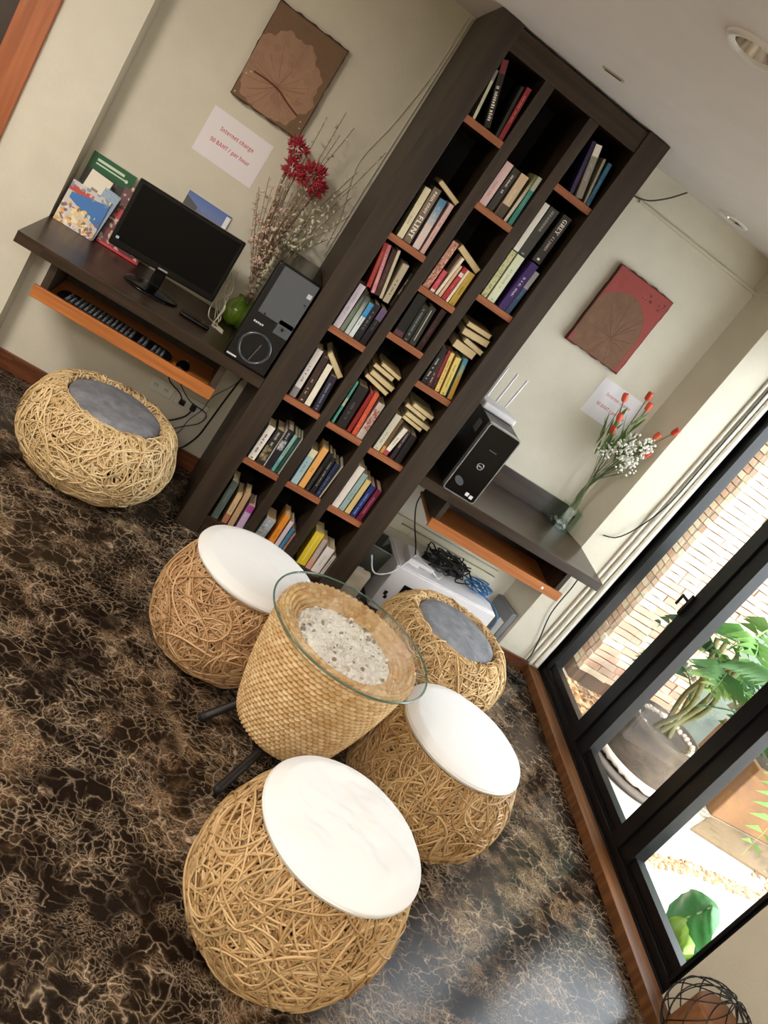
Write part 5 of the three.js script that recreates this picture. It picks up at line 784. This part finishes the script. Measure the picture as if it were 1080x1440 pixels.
// palm fronds
const frondMats = ['#47783a', '#5f9246', '#3a6632', '#78a456'].map((c) => new THREE.MeshPhysicalMaterial({ color: c, roughness: 0.55, transmission: 0.3, thickness: 0, side: THREE.DoubleSide }));
function frond(base, dir, len, rise, droop, n, leafLen, leafW) {
  n = Math.round(len * 22); leafLen = Math.min(leafLen, len * 0.42);
  const pos = [], idx = [], nor = [], D = V(dir[0], 0, dir[1]).normalize(), S = V(-D.z, 0, D.x), C = (s) => V(base[0], base[1], base[2]).addScaledVector(D, len * s).add(V(0, rise * s - droop * s * s, 0));
  const tri = (pts) => { const b = pos.length / 3; for (const p of pts) pos.push(p.x, p.y, p.z); for (let i = 1; i < pts.length - 1; i++) idx.push(b, b + i, b + i + 1); };
  for (let i = 0; i < 12; i++) { const a = C(i / 12), b = C((i + 1) / 12), w = 0.006 * (1 - i / 13); tri([a.clone().addScaledVector(S, -w), a.clone().addScaledVector(S, w), b.clone().addScaledVector(S, w), b.clone().addScaledVector(S, -w)]); tri([a.clone().add(V(0, -w, 0)), a.clone().add(V(0, w, 0)), b.clone().add(V(0, w, 0)), b.clone().add(V(0, -w, 0))]); }
  for (let i = 0; i < n; i++) { const s = 0.22 + 0.78 * i / n, c = C(s), f = Math.sin(Math.PI * Math.min(1, 0.18 + s * 0.78)); for (const k of [-1, 1]) { const dirL = S.clone().multiplyScalar(k).addScaledVector(D, 0.5).add(V(0, 0.12, 0)).normalize(), l = leafLen * f, m = c.clone().addScaledVector(dirL, l * 0.5).add(V(0, 0.012, 0)), e = c.clone().addScaledVector(dirL, l).add(V(0, -l * 0.35, 0)), w = D.clone().multiplyScalar(leafW); tri([c, m.clone().add(w), e, m.clone().sub(w)]); } }
  const g = new THREE.BufferGeometry(); g.setAttribute('position', new THREE.Float32BufferAttribute(pos, 3)); g.setIndex(idx); return g.toNonIndexed().computeVertexNormals() ?? g;
}
function frondMesh(t, ...a) { const g = frond(...a); const q = g.toNonIndexed ? (g.index ? g.toNonIndexed() : g) : g; q.computeVertexNormals(); return part(t, 'frond', q, frondMats[Math.floor(a[0][0] * 977 + a[1][0] * 331 + 4000) % 4]); }
{
  const t = thing('stone_planter', 'round weathered stone planter with a pale chipped band', 'planter', [2.83, -0.02, 0.6]);
  part(t, 'bowl', lathe([[0, 0.01], [0.2, 0.01], [0.262, 0.07], [0.272, 0.13], [0.262, 0.22], [0.24, 0.3], [0.225, 0.33], [0.205, 0.33], [0.2, 0.3], [0.0, 0.285]], 56), (() => { const mp = tex(256, 0.5, (u, v, c) => { const n = fbm(u * 10, v * 10, 10, 44, 4); c[0] = mix(58, 104, n); c[1] = mix(50, 91, n); c[2] = mix(42, 77, n); }); return new THREE.MeshStandardMaterial({ map: mp, roughness: 0.9 }); })());
  const band = lathe([[0.262, 0.055], [0.275, 0.058], [0.28, 0.075], [0.277, 0.095], [0.268, 0.098]], 72); { const p = band.attributes.position; for (let i = 0; i < p.count; i++) if (p.getY(i) < 0.07) p.setY(i, p.getY(i) + (hash2(i, 3, 8) - 0.5) * 0.02); band.computeVertexNormals(); }
  part(t, 'pale_band', band, std('#d8cabc', 0.9)); part(t, 'saucer', lathe([[0, 0], [0.29, 0], [0.31, 0.02], [0.3, 0.035], [0.26, 0.04]], 56), std('#544c46', 0.85));
  part(t, 'rim_stones', merge(Array.from({ length: 40 }, (_, i) => { const R = rng(i + 700); R(); const a = i / 40 * Math.PI * 2; return new THREE.IcosahedronGeometry(0.014 + R() * 0.008, 0).translate(Math.cos(a) * (0.17 + R() * 0.03), 0.305, Math.sin(a) * (0.17 + R() * 0.03)); })), std('#cbbcae', 0.9), 'stuff');
}
{
  const t = thing('potted_palm', 'feathery palm growing in the round stone planter', 'palm', [2.83, 0.27, 0.6]), R = rng(88);
  for (let k = 0; k < 6; k++) part(t, 'trunk', tube([[(R() - 0.5) * 0.1, 0, (R() - 0.5) * 0.1], [(R() - 0.5) * 0.16, 0.25, (R() - 0.5) * 0.16], [(R() - 0.5) * 0.3, 0.6, (R() - 0.5) * 0.3]], 0.014, 12, 8), std('#6d6a3c', 0.8));
  for (let k = 0; k < 15; k++) { const a = k / 15 * Math.PI * 2 + R(); frondMesh(t, [(R() - 0.5) * 0.1, 0.2 + R() * 0.45, (R() - 0.5) * 0.1], [Math.cos(a) * (Math.cos(a) < 0 ? 0.5 : 1), Math.sin(a)], ((Math.cos(a) < -0.3 || Math.sin(a) < -0.2) ? 0.3 : 0.6) + R() * 0.2, 0.45 + R() * 0.25, 0.45 + R() * 0.3, 13, 0.28, 0.0055); }
}
{
  const p = thing('wooden_planter', 'orange brown wooden planter box behind the stone planter', 'planter', [3.8, -0.02, 0.45]);
  part(p, 'box', bx(-0.35, 0.3, 0, 0.4, -0.25, 0.2, 0.01), std('#86603e', 0.75)); part(p, 'soil', bx(-0.31, 0.26, 0.38, 0.402, -0.21, 0.16), std('#3c2c1e', 0.95));
  const t = thing('garden_palm', 'tall palm with drooping fronds in the wooden planter', 'palm', [3.8, 0.38, 0.58]), R = rng(131);
  part(t, 'trunk', tube([[0, 0, 0], [0.03, 0.4, 0.02], [-0.02, 0.9, 0]], 0.03, 14, 10), std('#7a6a44', 0.85));
  for (let k = 0; k < 16; k++) { const a = k / 16 * Math.PI * 2 + R() * 0.5; frondMesh(t, [0, 0.25 + R() * 0.65, 0], [Math.cos(a), Math.sin(a)], (Math.sin(a) < -0.3 ? 0.45 : 0.65) + R() * 0.15, 0.25 + R() * 0.3, 0.6 + R() * 0.4, 15, 0.3, 0.006); }
}
{
  const t = thing('broadleaf_plant', 'large ribbed green leaves beside the window foot outside', 'plant', [2.52, -0.02, 1.86]), R = rng(7);
  const bigLeaf = (cx, cy, cz, len, wid, d, sd, mat) => {
    const n = 14, m = 8, pos = [], idx = [], D = V(...d).normalize(), S = V(...sd).normalize(), N = D.clone().cross(S).normalize();
    for (let i = 0; i <= n; i++) { const s = i / n, w = wid * Math.pow(Math.sin(Math.PI * Math.min(1, 0.06 + s * 0.94)), 0.7); for (let j = -m; j <= m; j++) { const k = j / m, q = V(cx, cy, cz).addScaledVector(D, len * (s - 0.5)).addScaledVector(S, w * k).addScaledVector(N, 0.05 * k * k - 0.05 * s * s + 0.006 * Math.sin((s * 9 + Math.abs(k) * 2.2) * Math.PI) + 0.012 * Math.sin(s * 11 + k * 3) * Math.abs(k)); pos.push(q.x, q.y, q.z); } }
    const c = 2 * m + 1; for (let i = 0; i < n; i++) for (let j = 0; j < c - 1; j++) { const a = i * c + j; idx.push(a, a + 1, a + c, a + 1, a + c + 1, a + c); }
    const g = new THREE.BufferGeometry(); g.setAttribute('position', new THREE.Float32BufferAttribute(pos, 3)); g.setIndex(idx); g.computeVertexNormals();
    const l = part(t, 'leaf', g, mat); part(l, 'midrib', tube([0, 0.3, 0.6, 1].map((s) => V(cx, cy, cz).addScaledVector(D, len * (s - 0.5)).addScaledVector(N, -0.05 * s * s + 0.004)), 0.004, 14, 6), std('#a8c884', 0.6)); return l;
  };
  const lm = (c) => new THREE.MeshPhysicalMaterial({ color: c, roughness: 0.4, transmission: 0.2, thickness: 0, side: THREE.DoubleSide });
  bigLeaf(0.0, 0.15, -0.07, 0.27, 0.125, [0.2, 0.95, 0.3], [0.1, -0.3, 0.95], lm('#35703a')); bigLeaf(-0.05, 0.07, 0.0, 0.2, 0.085, [0.1, 0.45, 0.9], [0.3, -0.85, 0.4], lm('#86ab3a')); bigLeaf(-0.01, 0.05, 0.1, 0.2, 0.085, [0.2, 0.8, 0.5], [0.1, -0.5, 0.8], lm('#4c8a5c'));
  for (const [x, z] of [[0, -0.08], [0.0, 0.0], [0, 0.1]]) part(t, 'stalk', tube([[0.02, 0, 0.02], [x * 0.6, 0.06, z * 0.6], [x, 0.06, z]], 0.006, 10, 6), std('#6a9a4a', 0.6));
}
scene.traverse((o) => { if (o.isMesh) { o.castShadow = true; o.receiveShadow = true; } });
renderer.render(scene, camera);
